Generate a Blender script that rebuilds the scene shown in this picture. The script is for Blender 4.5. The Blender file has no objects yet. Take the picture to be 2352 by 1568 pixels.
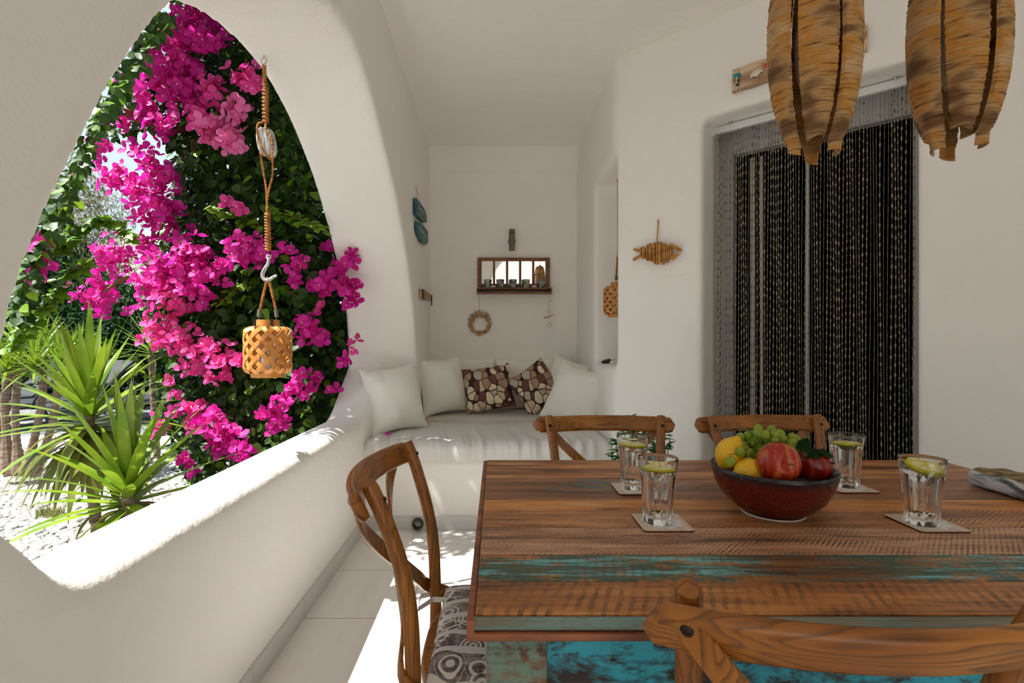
import bpy, bmesh, math, random
from mathutils import Vector, Matrix, noise
random.seed(7)
PI = math.pi
scn = bpy.context.scene
COL = scn.collection
# ------------------------------------------------------------------ camera, sky, sun, exposure
F = 1176.0; CX = 1140.0; CY = 784.0; HC = 1.15
cam = bpy.data.cameras.new('camera'); camo = bpy.data.objects.new('camera', cam); COL.objects.link(camo)
camo.location = (0, 0, HC); camo.rotation_euler = (PI/2, 0, 0)
cam.sensor_width = 36; cam.lens = 18; cam.shift_x = 36/2352; cam.clip_start = 0.02; cam.clip_end = 500
scn.camera = camo
w = bpy.data.worlds.new('sky'); scn.world = w; w.use_nodes = True
nt = w.node_tree; nt.nodes.clear()
wo = nt.nodes.new('ShaderNodeOutputWorld'); bg = nt.nodes.new('ShaderNodeBackground'); sk = nt.nodes.new('ShaderNodeTexSky')
sk.sky_type = 'NISHITA'; sk.sun_disc = False; sk.sun_elevation = math.radians(61); sk.sun_rotation = math.radians(246)
sk.air_density = 1.0; sk.dust_density = 0.6; sk.ozone_density = 1.0
bg.inputs['Strength'].default_value = 1.0
hs = nt.nodes.new('ShaderNodeHueSaturation'); hs.inputs['Saturation'].default_value = 0.62; nt.links.new(sk.outputs[0], hs.inputs['Color']); sc_ = nt.nodes.new('ShaderNodeMix'); sc_.data_type = 'RGBA'; sc_.blend_type = 'MULTIPLY'; sc_.inputs[0].default_value = 1; sc_.inputs[7].default_value = (.2,.2,.2,1)
cl_ = nt.nodes.new('ShaderNodeMix'); cl_.data_type = 'RGBA'; cl_.blend_type = 'DARKEN'; cl_.inputs[0].default_value = 1; cl_.inputs[7].default_value = (.335,.41,.455,1)
nt.links.new(hs.outputs[0], sc_.inputs[6]); nt.links.new(sc_.outputs[2], cl_.inputs[6]); nt.links.new(cl_.outputs[2], bg.inputs[0]); nt.links.new(bg.outputs[0], wo.inputs[0])
SUN_DIR = Vector((0.50, 0.22, -1.0)).normalized()
sl = bpy.data.lights.new('sun', 'SUN'); sl.energy = 5.4; sl.angle = math.radians(0.6); sl.color = (1.0, 0.96, 0.90)
so = bpy.data.objects.new('sun', sl); COL.objects.link(so); so.rotation_euler = SUN_DIR.to_track_quat('-Z', 'Y').to_euler(); so.location = (-6, -3, 12)
vs = scn.view_settings; vs.view_transform = 'Standard'; vs.look = 'None'; vs.gamma = 1.0; vs.use_curve_mapping = False
vs.exposure = 1.22
scn.cycles.max_bounces = 20; scn.cycles.diffuse_bounces = 14; scn.cycles.glossy_bounces = 8; scn.cycles.transmission_bounces = 14

def P(px, py, Y):
    return Vector(((px-CX)/F*Y, Y, HC+(CY-py)/F*Y))
def lin(r, g, b, k=1.0):
    f = lambda c: ((c/255)/12.92 if c/255 <= 0.04045 else (((c/255)+0.055)/1.055)**2.4)
    return (min(f(r)*k, 1), min(f(g)*k, 1), min(f(b)*k, 1), 1)

# ------------------------------------------------------------------ materials
class NT:
    def __init__(s, name):
        s.m = bpy.data.materials.new(name); s.m.use_nodes = True; s.t = s.m.node_tree
        s.t.nodes.clear(); s.out = s.n('OutputMaterial'); s.tc = s.n('TexCoord')
    def n(s, k, **kw):
        x = s.t.nodes.new('ShaderNode'+k)
        for a, b in kw.items(): setattr(x, a, b)
        return x
    def l(s, a, b): s.t.links.new(a, b)
    def map(s, sc=(1,1,1), rot=(0,0,0), src='Object', loc=(0,0,0)):
        m = s.n('Mapping'); m.inputs['Scale'].default_value = sc; m.inputs['Rotation'].default_value = rot; m.inputs['Location'].default_value = loc
        s.l(s.tc.outputs[src], m.inputs[0]); return m.outputs[0]
    def noise(s, vec, scale=1, detail=4, rough=.55, dist=0):
        x = s.n('TexNoise'); x.inputs['Scale'].default_value = scale; x.inputs['Detail'].default_value = detail
        x.inputs['Roughness'].default_value = rough; x.inputs['Distortion'].default_value = dist
        s.l(vec, x.inputs['Vector']); return x.outputs['Fac']
    def ramp(s, fac, stops, interp='LINEAR'):
        r = s.n('ValToRGB'); r.color_ramp.interpolation = interp; e = r.color_ramp.elements
        while len(e) < len(stops): e.new(0.5)
        for q, (p, c) in zip(e, stops):
            q.position = p; q.color = c if len(c) == 4 else (*c, 1)
        s.l(fac, r.inputs[0]); return r.outputs[0]
    def val(s, fac, a, b):
        return s.ramp(fac, [(a, (0,0,0,1)), (b, (1,1,1,1))])
    def mix(s, fac, a, b, mode='MIX'):
        m = s.n('Mix', data_type='RGBA', blend_type=mode)
        for k, v in ((0, fac), (6, a), (7, b)):
            if hasattr(v, 'is_linked') or isinstance(v, bpy.types.NodeSocket): s.l(v, m.inputs[k])
            else: m.inputs[k].default_value = v
        return m.outputs[2]
    def math(s, op, a, b=None):
        m = s.n('Math', operation=op)
        for k, v in ((0, a), (1, b)):
            if v is None: continue
            if isinstance(v, bpy.types.NodeSocket): s.l(v, m.inputs[k])
            else: m.inputs[k].default_value = v
        return m.outputs[0]
    def bsdf(s, col, rough=.5, bump=None, bs=.3, bd=.01, **kw):
        p = s.n('BsdfPrincipled')
        if isinstance(col, bpy.types.NodeSocket): s.l(col, p.inputs['Base Color'])
        else: p.inputs['Base Color'].default_value = col
        if isinstance(rough, bpy.types.NodeSocket): s.l(rough, p.inputs['Roughness'])
        else: p.inputs['Roughness'].default_value = rough
        for k, v in kw.items(): p.inputs[k.replace('_', ' ')].default_value = v
        if bump is not None:
            b = s.n('Bump'); b.inputs['Strength'].default_value = bs; b.inputs['Distance'].default_value = bd
            s.l(bump, b.inputs['Height']); s.l(b.outputs[0], p.inputs['Normal'])
        s.p = p; s.l(p.outputs[0], s.out.inputs[0]); return s.m
    def translucent(s, col, amt):
        t = s.n('BsdfTranslucent'); x = s.n('MixShader'); x.inputs[0].default_value = amt
        if isinstance(col, bpy.types.NodeSocket): s.l(col, t.inputs[0])
        else: t.inputs[0].default_value = col
        s.l(s.p.outputs[0], x.inputs[1]); s.l(t.outputs[0], x.inputs[2]); s.l(x.outputs[0], s.out.inputs[0]); return s.m

def simple(name, c, rough=.5, c2=None, sc=8, bump=0, bsc=40, vec=(1,1,1), **kw):
    t = NT(name); v = t.map(vec)
    col = c
    if c2: col = t.mix(t.val(t.noise(v, sc), .35, .65), c, c2)
    b = t.noise(v, bsc) if bump else None
    return t.bsdf(col, rough, b, bump, .01, **kw)

def plaster(name, c, c2):
    t = NT(name); v = t.map()
    col = t.mix(t.val(t.noise(v, 1.3, 3), .35, .7), c, c2)
    h = t.math('ADD', t.noise(v, 9, 3), t.math('MULTIPLY', t.noise(v, 90, 3), .18))
    return t.bsdf(col, .85, h, .35, .02)
M = {}
M['plaster'] = plaster('white_plaster', (.875,.855,.82,1), (.855,.83,.79,1))
M['ceiling'] = plaster('ceiling_plaster', (.875,.85,.81,1), (.855,.825,.78,1))
M['white'] = simple('white_paint', (.8,.8,.8,1), .45)
M['tile_skirt'] = simple('skirting_tile', (.66,.64,.63,1), .3, (.62,.60,.59,1), 4, vec=(1,1,6))

def floor_mat():
    t = NT('floor_tile'); sep = t.n('SeparateXYZ'); t.l(t.tc.outputs['Object'], sep.inputs[0])
    def line(sock, off, size, wdt):
        a = t.math('ADD', sock, off); a = t.math('DIVIDE', a, size); a = t.math('FRACT', a)
        a = t.math('SUBTRACT', a, .5); a = t.math('ABSOLUTE', a); a = t.math('SUBTRACT', .5, a)
        return t.math('LESS_THAN', a, wdt/size)
    g = t.math('MAXIMUM', line(sep.outputs[0], 10*.4475+.369, .4475, .0022), line(sep.outputs[1], -2.578+.45*20, .45, .0022))
    v = t.map((14, 1.2, 1)); n = t.noise(v, 1.5, 5)
    col = t.mix(t.val(n, .3, .7), (.85,.83,.80,1), (.80,.775,.745,1))
    col = t.mix(g, col, (.42,.37,.32,1))
    return t.bsdf(col, .22, t.math('SUBTRACT', 1, g), .4, .002)
M['floor'] = floor_mat()

def wood(name, light, mid, dark, axis=2, k=15, rough=.32, st=(20, 1.6)):
    t = NT(name); sc = [st[0]]*3; sc[axis] = st[1]
    v = t.map(tuple(sc)); n = t.noise(v, 1.0, 2, .4)
    r = t.math('MULTIPLY', n, k); r = t.math('FRACT', r)
    g = t.ramp(r, [(0, (.45,.45,.45,1)), (.14, (1,1,1,1)), (.62, (.92,.92,.92,1)), (.93, (.5,.5,.5,1)), (1, (.25,.25,.25,1))])
    fs = [90]*3; fs[axis] = 5
    fine = t.noise(t.map(tuple(fs)), 1, 3)
    base = t.mix(t.val(t.noise(t.map(), 6, 3), .35, .7), mid, light)
    base = t.mix(t.math('MULTIPLY', t.val(fine, .52, .75), .45), base, dark)
    col = t.mix(g, dark, base)
    return t.bsdf(col, rough, t.math('ADD', fine, g), .12, .003)
WL, WM, WD = lin(182,118,44,1.0), lin(150,88,28,1.0), lin(62,34,13,1)
M['wood_z'] = wood('ash_wood_upright', WL, WM, WD, 2)
M['wood_y'] = wood('ash_wood_rail', WL, WM, WD, 1)
M['wood_x'] = wood('ash_wood_seat', WL, WM, WD, 0)
M['frame_wood'] = wood('dark_frame_wood', lin(140,85,30), lin(115,66,20), lin(60,32,10), 0, 6)
M['bolt'] = simple('dark_bolt', lin(45,32,24), .4, Metallic=.6)
M['drift'] = simple('driftwood', lin(200,165,125), .8, lin(150,112,75), 14, .4, 60, (4,4,1))
M['fish_wood'] = simple('fish_driftwood', lin(205,150,85), .8, lin(165,108,50), 14, .4, 60, (1,1,3))
M['string'] = simple('jute_string', lin(190,140,85), .9)
M['rope'] = simple('jute_rope', lin(205,140,75), .9, lin(150,92,42), 60, .6, 260)
M['turq'] = simple('turquoise_painted_wood', lin(38,110,118), .55, lin(20,70,80), 10, .4, 30)
M['scrawl'] = simple('cream_paint', lin(190,185,165), .8)
M['black'] = simple('black_metal', lin(40,40,42), .5)
M['lampgrey'] = simple('grey_lamp_metal', lin(110,108,96), .4, Metallic=.3)
M['mirror'] = simple('mirror', (.93,.94,.93,1), .01, Metallic=1.0)
M['shell'] = simple('white_shell', (.8,.74,.66,1), .4, (.7,.58,.45,1), 30)
M['mould_white'] = simple('weathered_white_wood', lin(225,228,230), .7, lin(120,118,112), 6, .4, 40, (30,30,2))
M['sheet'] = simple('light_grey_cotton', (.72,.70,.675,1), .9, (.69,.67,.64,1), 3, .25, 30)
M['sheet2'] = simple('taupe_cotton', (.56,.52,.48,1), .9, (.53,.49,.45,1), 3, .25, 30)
M['pillow'] = simple('off_white_cotton', (.87,.87,.81,1), .9, (.85,.845,.785,1), 4, .25, 25)
M['alu'] = simple('grey_aluminium', lin(186,186,188), .4)
M['rail'] = simple('white_curtain_rail', (.72,.72,.72,1), .35)
M['dark'] = simple('unlit_black', (.012,.011,.010,1), .9)  # near-black stands for lack of light, behind the door and in the spout
M['nickel'] = simple('hook_metal', lin(190,188,180), .35, Metallic=.8)

def glass(name, ior, tint=(1,1,1,1)):
    t = NT(name); g = t.n('BsdfGlass'); g.inputs['IOR'].default_value = ior; g.inputs['Roughness'].default_value = 0.0
    g.inputs['Color'].default_value = tint; t.l(g.outputs[0], t.out.inputs[0]); return t.m
M['glass'] = glass('clear_glass', 1.45); M['water'] = glass('water', 1.33)

def leaf_mat(name, a, b, amt=.35, sc=7, rough=.35, spec=.5):
    t = NT(name); v = t.map()
    col = t.mix(t.val(t.noise(v, sc, 4), .35, .65), a, b)
    t.bsdf(col, rough, Specular_IOR_Level=spec); return t.translucent(col, amt)
M['leaf'] = leaf_mat('bougainvillea_leaf', lin(30,60,15), lin(56,84,24), .2, 7, .5, .3)
M['leaf2'] = leaf_mat('young_leaf', lin(125,160,36), lin(88,132,32), .4, 7, .45)
M['hedge'] = leaf_mat('oleander_leaf', lin(16,38,14), lin(30,58,20), .12, 7, .8, .1)
M['tamarisk'] = leaf_mat('tamarisk_leaf', lin(84,86,52), lin(124,112,78), .2, 1.5, .8, .1)
M['yucca'] = leaf_mat('yucca_leaf', lin(94,130,26), lin(138,162,44), .3, 5)
M['yucca_old'] = leaf_mat('old_yucca_leaf', lin(86,104,34), lin(140,134,60), .3, 5)
M['bark'] = simple('palm_bark', lin(150,130,112), .9, lin(104,86,70), 12, .9, 30, (1,1,4))
M['twig'] = simple('brown_twig', lin(120,80,50), .8)
M['bract_m'] = leaf_mat('magenta_bract', lin(232,46,172), lin(205,18,146), .45, 14, .6)
M['bract_p'] = leaf_mat('pink_bract', lin(240,90,175), lin(230,55,152), .45, 14, .6)
M['bract_l'] = leaf_mat('pale_pink_bract', lin(246,140,196), lin(236,98,170), .45, 14, .6)
M['floret'] = simple('cream_floret', (.85,.82,.65,1), .6)
M['pebble'] = simple('white_pebble', (.37,.36,.34,1), .7, (.27,.26,.24,1), 5)
M['pebble_b'] = simple('beige_pebble', (.70,.62,.52,1), .6, (.62,.55,.46,1), 5)
M['white_stone'] = simple('white_stone', (.78,.76,.72,1), .6)
M['basalt'] = simple('black_stone', lin(52,54,44), .5)

# ------------------------------------------------------------------ mesh builder
class MB:
    def __init__(s): s.v = []; s.f = []; s.mi = []
    def add(s, v, f, m=0, T=None):
        o = len(s.v)
        s.v += [tuple(T @ Vector(p)) if T is not None else tuple(p) for p in v]
        s.f += [tuple(i+o for i in q) for q in f]; s.mi += [m]*len(f); return s
    def box(s, x0, x1, y0, y1, z0, z1, m=0, T=None):
        v = [(x,y,z) for x in (x0,x1) for y in (y0,y1) for z in (z0,z1)]
        return s.add(v, [(0,1,3,2),(4,6,7,5),(0,4,5,1),(2,3,7,6),(0,2,6,4),(1,5,7,3)], m, T)
    def hexa(s, v, m=0):
        return s.add(v, [(0,1,3,2),(4,6,7,5),(0,4,5,1),(2,3,7,6),(0,2,6,4),(1,5,7,3)], m)
    def tube(s, pts, r, n=8, cap=True, m=0, T=None, flat=None, up=None, closed=False):
        pts = [Vector(p) for p in pts]; N = len(pts)
        R = r if isinstance(r, (list, tuple)) else [r]*N
        v = []; prev = None
        for i, p in enumerate(pts):
            if closed: t = pts[(i+1) % N]-pts[i-1]
            else: t = pts[min(i+1, N-1)]-pts[max(i-1, 0)]
            t = t.normalized() if t.length > 1e-9 else Vector((0,0,1))
            if up is not None: a = Vector(up[i] if isinstance(up, list) else up)
            elif prev is None: a = Vector((0,0,1)) if abs(t.z) < .9 else Vector((1,0,0))
            else: a = prev
            a = (a-t*a.dot(t)).normalized(); prev = a; b = t.cross(a)
            for k in range(n):
                an = 2*PI*(k+.5*(flat is not None and n == 4))/n
                if flat is not None:
                    ca, sa = math.cos(an), math.sin(an); e = (.35 if n < 20 else .55) if n > 4 else 1
                    ca = math.copysign(abs(ca)**e, ca); sa = math.copysign(abs(sa)**e, sa)
                    q = a*ca*R[i]*flat[0]+b*sa*R[i]*flat[1]
                else: q = a*math.cos(an)*R[i]+b*math.sin(an)*R[i]
                v.append(p+q)
        f = []
        for i in range(N if closed else N-1):
            for k in range(n):
                a0 = i*n+k; a1 = i*n+(k+1) % n; j = ((i+1) % N)*n
                f.append((a0, a1, j+(k+1) % n, j+k))
        if cap and not closed: f.append(tuple(range(n))[::-1]); f.append(tuple((N-1)*n+k for k in range(n)))
        return s.add(v, f, m, T)
    def lathe(s, prof, n=24, m=0, T=None, rf=None, c=(0,0,0)):
        v = []; c = Vector(c)
        for (r, z) in prof:
            for k in range(n):
                an = 2*PI*k/n; rr = r*(rf(an, z) if rf else 1)
                v.append(c+Vector((rr*math.cos(an), rr*math.sin(an), z)))
        f = []
        for i in range(len(prof)-1):
            for k in range(n):
                f.append((i*n+k, i*n+(k+1) % n, (i+1)*n+(k+1) % n, (i+1)*n+k))
        f.append(tuple(range(n))[::-1]); L = (len(prof)-1)*n; f.append(tuple(L+k for k in range(n)))
        return s.add(v, f, m, T)
    def ell(s, c, r, nu=12, nv=8, m=0, T=None, rot=None, fn=None):
        v = []; c = Vector(c); r = (r,r,r) if not hasattr(r, '__len__') else r
        for j in range(1, nv):
            th = PI*j/nv
            for i in range(nu):
                ph = 2*PI*i/nu; d = Vector((math.sin(th)*math.cos(ph), math.sin(th)*math.sin(ph), math.cos(th)))
                k = fn(d) if fn else 1
                q = Vector((d.x*r[0], d.y*r[1], d.z*r[2]))*k
                v.append(q)
        v.append(Vector((0,0,r[2]*(fn(Vector((0,0,1))) if fn else 1)))); v.append(Vector((0,0,-r[2]*(fn(Vector((0,0,-1))) if fn else 1))))
        if rot: v = [rot @ q for q in v]
        v = [q+c for q in v]; t = len(v)-2; f = []
        for j in range(nv-2):
            for i in range(nu):
                f.append((j*nu+i, (j+1)*nu+i, (j+1)*nu+(i+1) % nu, j*nu+(i+1) % nu))
        for i in range(nu):
            f.append((t, i, (i+1) % nu)); f.append((t+1, (nv-2)*nu+(i+1) % nu, (nv-2)*nu+i))
        return s.add(v, f, m, T)
    def prism(s, poly, z0, z1, m=0, T=None):
        n = len(poly); v = [(x,y,z0) for x, y in poly]+[(x,y,z1) for x, y in poly]
        f = [tuple(range(n))[::-1], tuple(range(n, 2*n))]+[(i, (i+1) % n, n+(i+1) % n, n+i) for i in range(n)]
        return s.add(v, f, m, T)
    def grid(s, fn, nu, nv, m=0, T=None, wrapu=False):
        v = [fn(i/(nu if wrapu else nu-1), j/(nv-1)) for j in range(nv) for i in range(nu)]
        f = []
        for j in range(nv-1):
            for i in range(nu if wrapu else nu-1):
                f.append((j*nu+i, j*nu+(i+1) % nu, (j+1)*nu+(i+1) % nu, (j+1)*nu+i))
        return s.add(v, f, m, T)
    def build(s, name, mat, parent=None, smooth=40, bevel=0, fix=True, world=False, label=None, sub=0, weld=False):
        """world=True: vertices are in world space and the parent is an unrotated Empty"""
        off = Vector((0,0,0))
        if world and parent is not None:
            q = parent
            while q is not None: off += q.location; q = q.parent
        me = bpy.data.meshes.new(name)
        me.from_pydata([tuple(Vector(p)-off) for p in s.v], [], s.f)
        for mt in (mat if isinstance(mat, (list, tuple)) else [mat]): me.materials.append(M[mt] if isinstance(mt, str) else mt)
        me.polygons.foreach_set('material_index', s.mi)
        if fix:
            bm = bmesh.new(); bm.from_mesh(me); bmesh.ops.recalc_face_normals(bm, faces=bm.faces); bm.to_mesh(me); bm.free()
        if weld:
            bm = bmesh.new(); bm.from_mesh(me); bmesh.ops.remove_doubles(bm, verts=bm.verts, dist=1e-5); bm.to_mesh(me); bm.free()
        if smooth:
            me.polygons.foreach_set('use_smooth', [True]*len(me.polygons))
            if smooth < 180: me.set_sharp_from_angle(angle=math.radians(smooth))
        me.update()
        o = bpy.data.objects.new(name, me); COL.objects.link(o)
        if parent is not None: o.parent = parent
        if bevel:
            b = o.modifiers.new('bevel', 'BEVEL'); b.width = bevel; b.segments = 2; b.limit_method = 'ANGLE'; b.angle_limit = math.radians(40)
        if sub:
            b = o.modifiers.new('sub', 'SUBSURF'); b.levels = sub; b.render_levels = sub
        if label: o['label'] = label
        return o

def thing(name, label, cat, loc=(0,0,0), rz=0, group=None):
    o = bpy.data.objects.new(name, None); COL.objects.link(o); o.empty_display_size = .05
    o.location = loc; o.rotation_euler = (0,0,rz); return tag(o, label, cat, group)
def tag(o, label, cat, group=None, kind=None):
    o['label'] = label; o['category'] = cat
    if group: o['group'] = group
    if kind: o['kind'] = kind
    return o
def struct(o, label=None, cat=None):
    o['kind'] = 'structure'
    if label: o['label'] = label; o['category'] = cat
    return o
def own(o, pivot):
    """move a world-space mesh's origin to pivot"""
    p = Vector(pivot); o.data.transform(Matrix.Translation(-p)); o.location = p; return o
def soft(mb, name, mat, voxel=.022, it=8, fac=.5):
    o = mb.build('tmp', mat, smooth=0)
    r = o.modifiers.new('r', 'REMESH'); r.mode = 'VOXEL'; r.voxel_size = voxel; r.use_smooth_shade = True
    q = o.modifiers.new('s', 'SMOOTH'); q.factor = fac; q.iterations = it
    bpy.context.view_layer.update()
    me = bpy.data.meshes.new_from_object(o.evaluated_get(bpy.context.evaluated_depsgraph_get()))
    me.name = name; bpy.data.objects.remove(o)
    me.polygons.foreach_set('use_smooth', [True]*len(me.polygons)); me.materials.clear(); me.materials.append(M[mat])
    n = bpy.data.objects.new(name, me); COL.objects.link(n); return n
def copy_tree(o, parent=None):
    c = o.copy(); COL.objects.link(c); c.parent = parent
    for ch in list(o.children): copy_tree(ch, c)
    return c
def interp(tab, x):
    if x <= tab[0][0]: return tab[0][1]
    for (a, b), (c, d) in zip(tab, tab[1:]):
        if x <= c: return b+(d-b)*(x-a)/(c-a)
    return tab[-1][1]
def spline(pts, n=6):
    pts = [Vector(p) for p in pts]; out = []
    for i in range(len(pts)-1):
        p0 = pts[max(i-1, 0)]; p1 = pts[i]; p2 = pts[i+1]; p3 = pts[min(i+2, len(pts)-1)]
        for k in range(n):
            t = k/n
            out.append(.5*((2*p1)+(p2-p0)*t+(2*p0-5*p1+4*p2-p3)*t*t+(-p0+3*p1-3*p2+p3)*t**3))
    out.append(pts[-1]); return out
def sstep(a, b, x):
    t = max(0, min(1, (x-a)/(b-a))); return t*t*(3-2*t)

# ------------------------------------------------------------------ the porch shell
CEIL = 2.84; YB = 4.49
# arch opening: (Y, z) on the inner and outer faces of the left wall
INNER = [(.828,.72),(.832,1.0),(.858,1.138),(.9,1.29),(.992,1.49),(1.134,1.76),(1.332,2.04),(1.60,2.24),(1.85,2.34),(2.13,2.37),(2.40,2.29),(2.62,2.18),(2.90,2.03),(3.12,1.88),(3.33,1.69),(3.48,1.52),(3.60,1.34),(3.70,1.10),(3.76,.9),(3.80,.5)]
OUTER = [(.828,.72),(.832,1.0),(.858,1.138),(.9,1.29),(.992,1.49),(1.134,1.76),(1.332,2.04),(1.64,2.23),(1.90,2.31),(2.20,2.325),(2.38,2.29),(2.53,2.24),(2.70,2.15),(2.86,2.05),(3.00,1.93),(3.12,1.82),(3.26,1.66),(3.38,1.52),(3.46,1.37),(3.51,1.2),(3.53,1.0),(3.55,.5)]
def xin(Y): return -.81+.23*sstep(1.25, 1.75, Y)
def arclen(tab, n):
    pts = spline([(0, y, z) for y, z in tab], 8); L = [0]
    for a, b in zip(pts, pts[1:]): L.append(L[-1]+(b-a).length)
    out = []
    for i in range(n+1):
        d = L[-1]*i/n; k = 0
        while k < len(L)-2 and L[k+1] < d: k += 1
        t = (d-L[k])/max(1e-9, L[k+1]-L[k]); out.append(pts[k].lerp(pts[k+1], t))
    return out
XO = -1.03
mb = MB()
NA = 60
ain = arclen(INNER, NA); aout = arclen(OUTER, NA)
def bound(p):
    c = Vector((0, 2.2, .3)); d = (p-c); t = 1e9
    if d.y > 0: t = min(t, (5.0-c.y)/d.y)
    if d.y < 0: t = min(t, (-1.7-c.y)/d.y)
    if d.z > 0: t = min(t, (3.0-c.z)/d.z)
    return c+d*t
nst = 14
# closed solid: inner face grid, outer face grid, soffit strip, outer rim
V = []; Fc = []
for side, arc in ((0, ain), (1, aout)):
    for i in range(NA+1):
        b = bound(arc[i])
        for k in range(nst+1):
            q = arc[i].lerp(b, (k/nst)**1.5)
            V.append((xin(q.y) if side == 0 else XO, q.y, q.z))
S = (NA+1)*(nst+1); idx = lambda s_, i, k: s_*S+i*(nst+1)+k
for i in range(NA):
    for k in range(nst):
        Fc.append((idx(0,i,k), idx(0,i+1,k), idx(0,i+1,k+1), idx(0,i,k+1))); Fc.append((idx(1,i,k), idx(1,i,k+1), idx(1,i+1,k+1), idx(1,i+1,k)))
    Fc.append((idx(0,i,0), idx(1,i,0), idx(1,i+1,0), idx(0,i+1,0))); Fc.append((idx(0,i,nst), idx(0,i+1,nst), idx(1,i+1,nst), idx(1,i,nst)))
for i in (0, NA):
    for k in range(nst):
        Fc.append((idx(0,i,k), idx(0,i,k+1), idx(1,i,k+1), idx(1,i,k)))
mb.add(V, Fc)
mb.box(XO, -.81, -1.7, .828, -.1, 1.6); mb.box(XO, -.58, 3.86, 5.0, -.1, 1.3)
mb.hexa([(XO,3.55,-.1),(XO,3.55,1.0),(XO,5,-.1),(XO,5,1.0),(-.58,3.82,-.1),(-.58,3.80,1.0),(-.58,5,-.1),(-.58,5,1.0)])
# low parapet with a rounded crown
def crown(Y): return .692+.20*sstep(1.03, .80, Y)*1.0+.34*sstep(3.05, 3.72, Y)
def parapet_ring(Y):
    z = crown(Y); x0, x1 = -1.05, -.81; r = .075; out = [(x1, Y, -.1), (x1, Y, z-r)]
    for k in range(1, 8):
        a = PI/2*k/8; out.append((x1-r+r*math.cos(a), Y, z-r+r*math.sin(a)*.9))
    for k in range(1, 9):
        a = PI/2+PI/2*k/8; out.append((x0+r+r*math.cos(a), Y, z-r+r*math.sin(a)*.9))
    out.append((x0, Y, -.1)); return out
ys = [.3+.05*i for i in range(74)]
pv = []; pf = []
for Y in ys: pv += parapet_ring(Y)
n = len(parapet_ring(1))
for i in range(len(ys)-1):
    for k in range(n): pf.append((i*n+k, i*n+(k+1) % n, (i+1)*n+(k+1) % n, (i+1)*n+k))
pf.append(tuple(range(n))); pf.append(tuple((len(ys)-1)*n+k for k in range(n))[::-1])
mb.add(pv, pf)
struct(soft(mb, 'wall_left', 'plaster', .02, 14), 'white plastered wall with a wide arch opening onto the garden', 'wall')
# back wall with a shallow beam under the ceiling
mb = MB(); mb.box(-1.0, 1.3, YB, YB+.3, -.1, 3.0); mb.box(-1.0, 1.3, YB-.06, YB+.1, 2.63, 3.0)
struct(soft(mb, 'wall_back', 'plaster', .022, 6))
# right side: alcove side wall with niche, angled wall with the door
W0 = Vector((.715, 3.05)); U = Vector((.745, -.667)).normalized(); NB = Vector((-U.y, U.x))
if NB.x < 0: NB = -NB
def wp(s, d, z): q = W0+U*s+NB*d; return Vector((q.x, q.y, z))
def wall_px(px, py, d=0):
    k = (px-CX)/F; q = W0+NB*d; s = (k*q.y-q.x)/(U.x-k*U.y); Y = q.y+U.y*s
    return s, HC+(CY-py)/F*Y
def wbox(mb, s0, s1, d0, d1, z0, z1, m=0):
    v = [wp(s, d, z) for s in (s0,s1) for d in (d0,d1) for z in (z0,z1)]
    return mb.hexa(v, m)
S0, S1 = .504, 1.389; DH = 2.33
mb = MB()
wbox(mb, 0, S0, 0, .30, -.1, 3.0); wbox(mb, S1, 5.2, 0, .30, -.1, 3.0); wbox(mb, S0-.02, S1+.02, 0, .30, DH, 3.0)
mb.box(.706, 1.5, 3.69, 4.7, -.1, 3.0); mb.box(.706, 1.2, 3.075, 3.75, 2.26, 3.0); mb.box(.706, 1.2, 3.075, 3.75, -.1, 1.0)
mb.box(1.08, 1.2, 3.2, 3.75, -.1, 3.0)
struct(soft(mb, 'wall_right', 'plaster', .022, 7), 'angled white plastered wall with a recessed doorway', 'wall')
# wall behind the viewer with its own arch
mb = MB(); YF = -1.6
mb.box(-1.0, -.2, YF-.3, YF, -.1, 3.0); mb.box(1.6, 5.5, YF-.3, YF, -.1, 3.0)
for i in range(50):
    x = -.21+1.82*i/50; x2 = -.21+1.82*(i+1)/50+.004; t = ((x+x2)/2-.70)/.91
    mb.box(x, x2, YF-.3, YF, 1.2+1.25*max(0, 1-abs(t)**2.6)**.5, 3.0)
struct(soft(mb, 'wall_front', 'plaster', .03, 6))
mb = MB(); mb.box(-.95, 5.4, YF-.2, 4.7, CEIL, CEIL+.15); struct(mb.build('ceiling', 'ceiling', smooth=0))
mb = MB(); mb.box(-.9, 5.4, YF-2.5, 3.30, -.08, 0); struct(mb.build('floor', 'floor', smooth=0), 'white glazed floor tiles with thin grout', 'floor')
# skirting tiles
mb = MB(); y = 2.578-.45*6
while y < 3.13:
    mb.box(-.81, -.797, y+.0015, min(y+.4485, 3.128), 0, .078); y += .45
struct(mb.build('baseboard_left', 'tile_skirt', smooth=0))
mb = MB(); x = -.369-.45
while x < .72:
    mb.box(max(x+.0015, -.796), min(x+.4485, .70), 3.118, 3.131, 0, .086); x += .4475
struct(mb.build('baseboard_back', 'tile_skirt', smooth=0))
# built-in bench
mb = MB(); mb.box(-.84, .75, 3.13, 3.95, -.05, .42); mb.box(-.60, .75, 3.9, 4.6, -.05, .44)
struct(soft(mb, 'trim_1', 'plaster', .02, 3), 'white masonry bench built across the alcove', 'bench')

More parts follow.
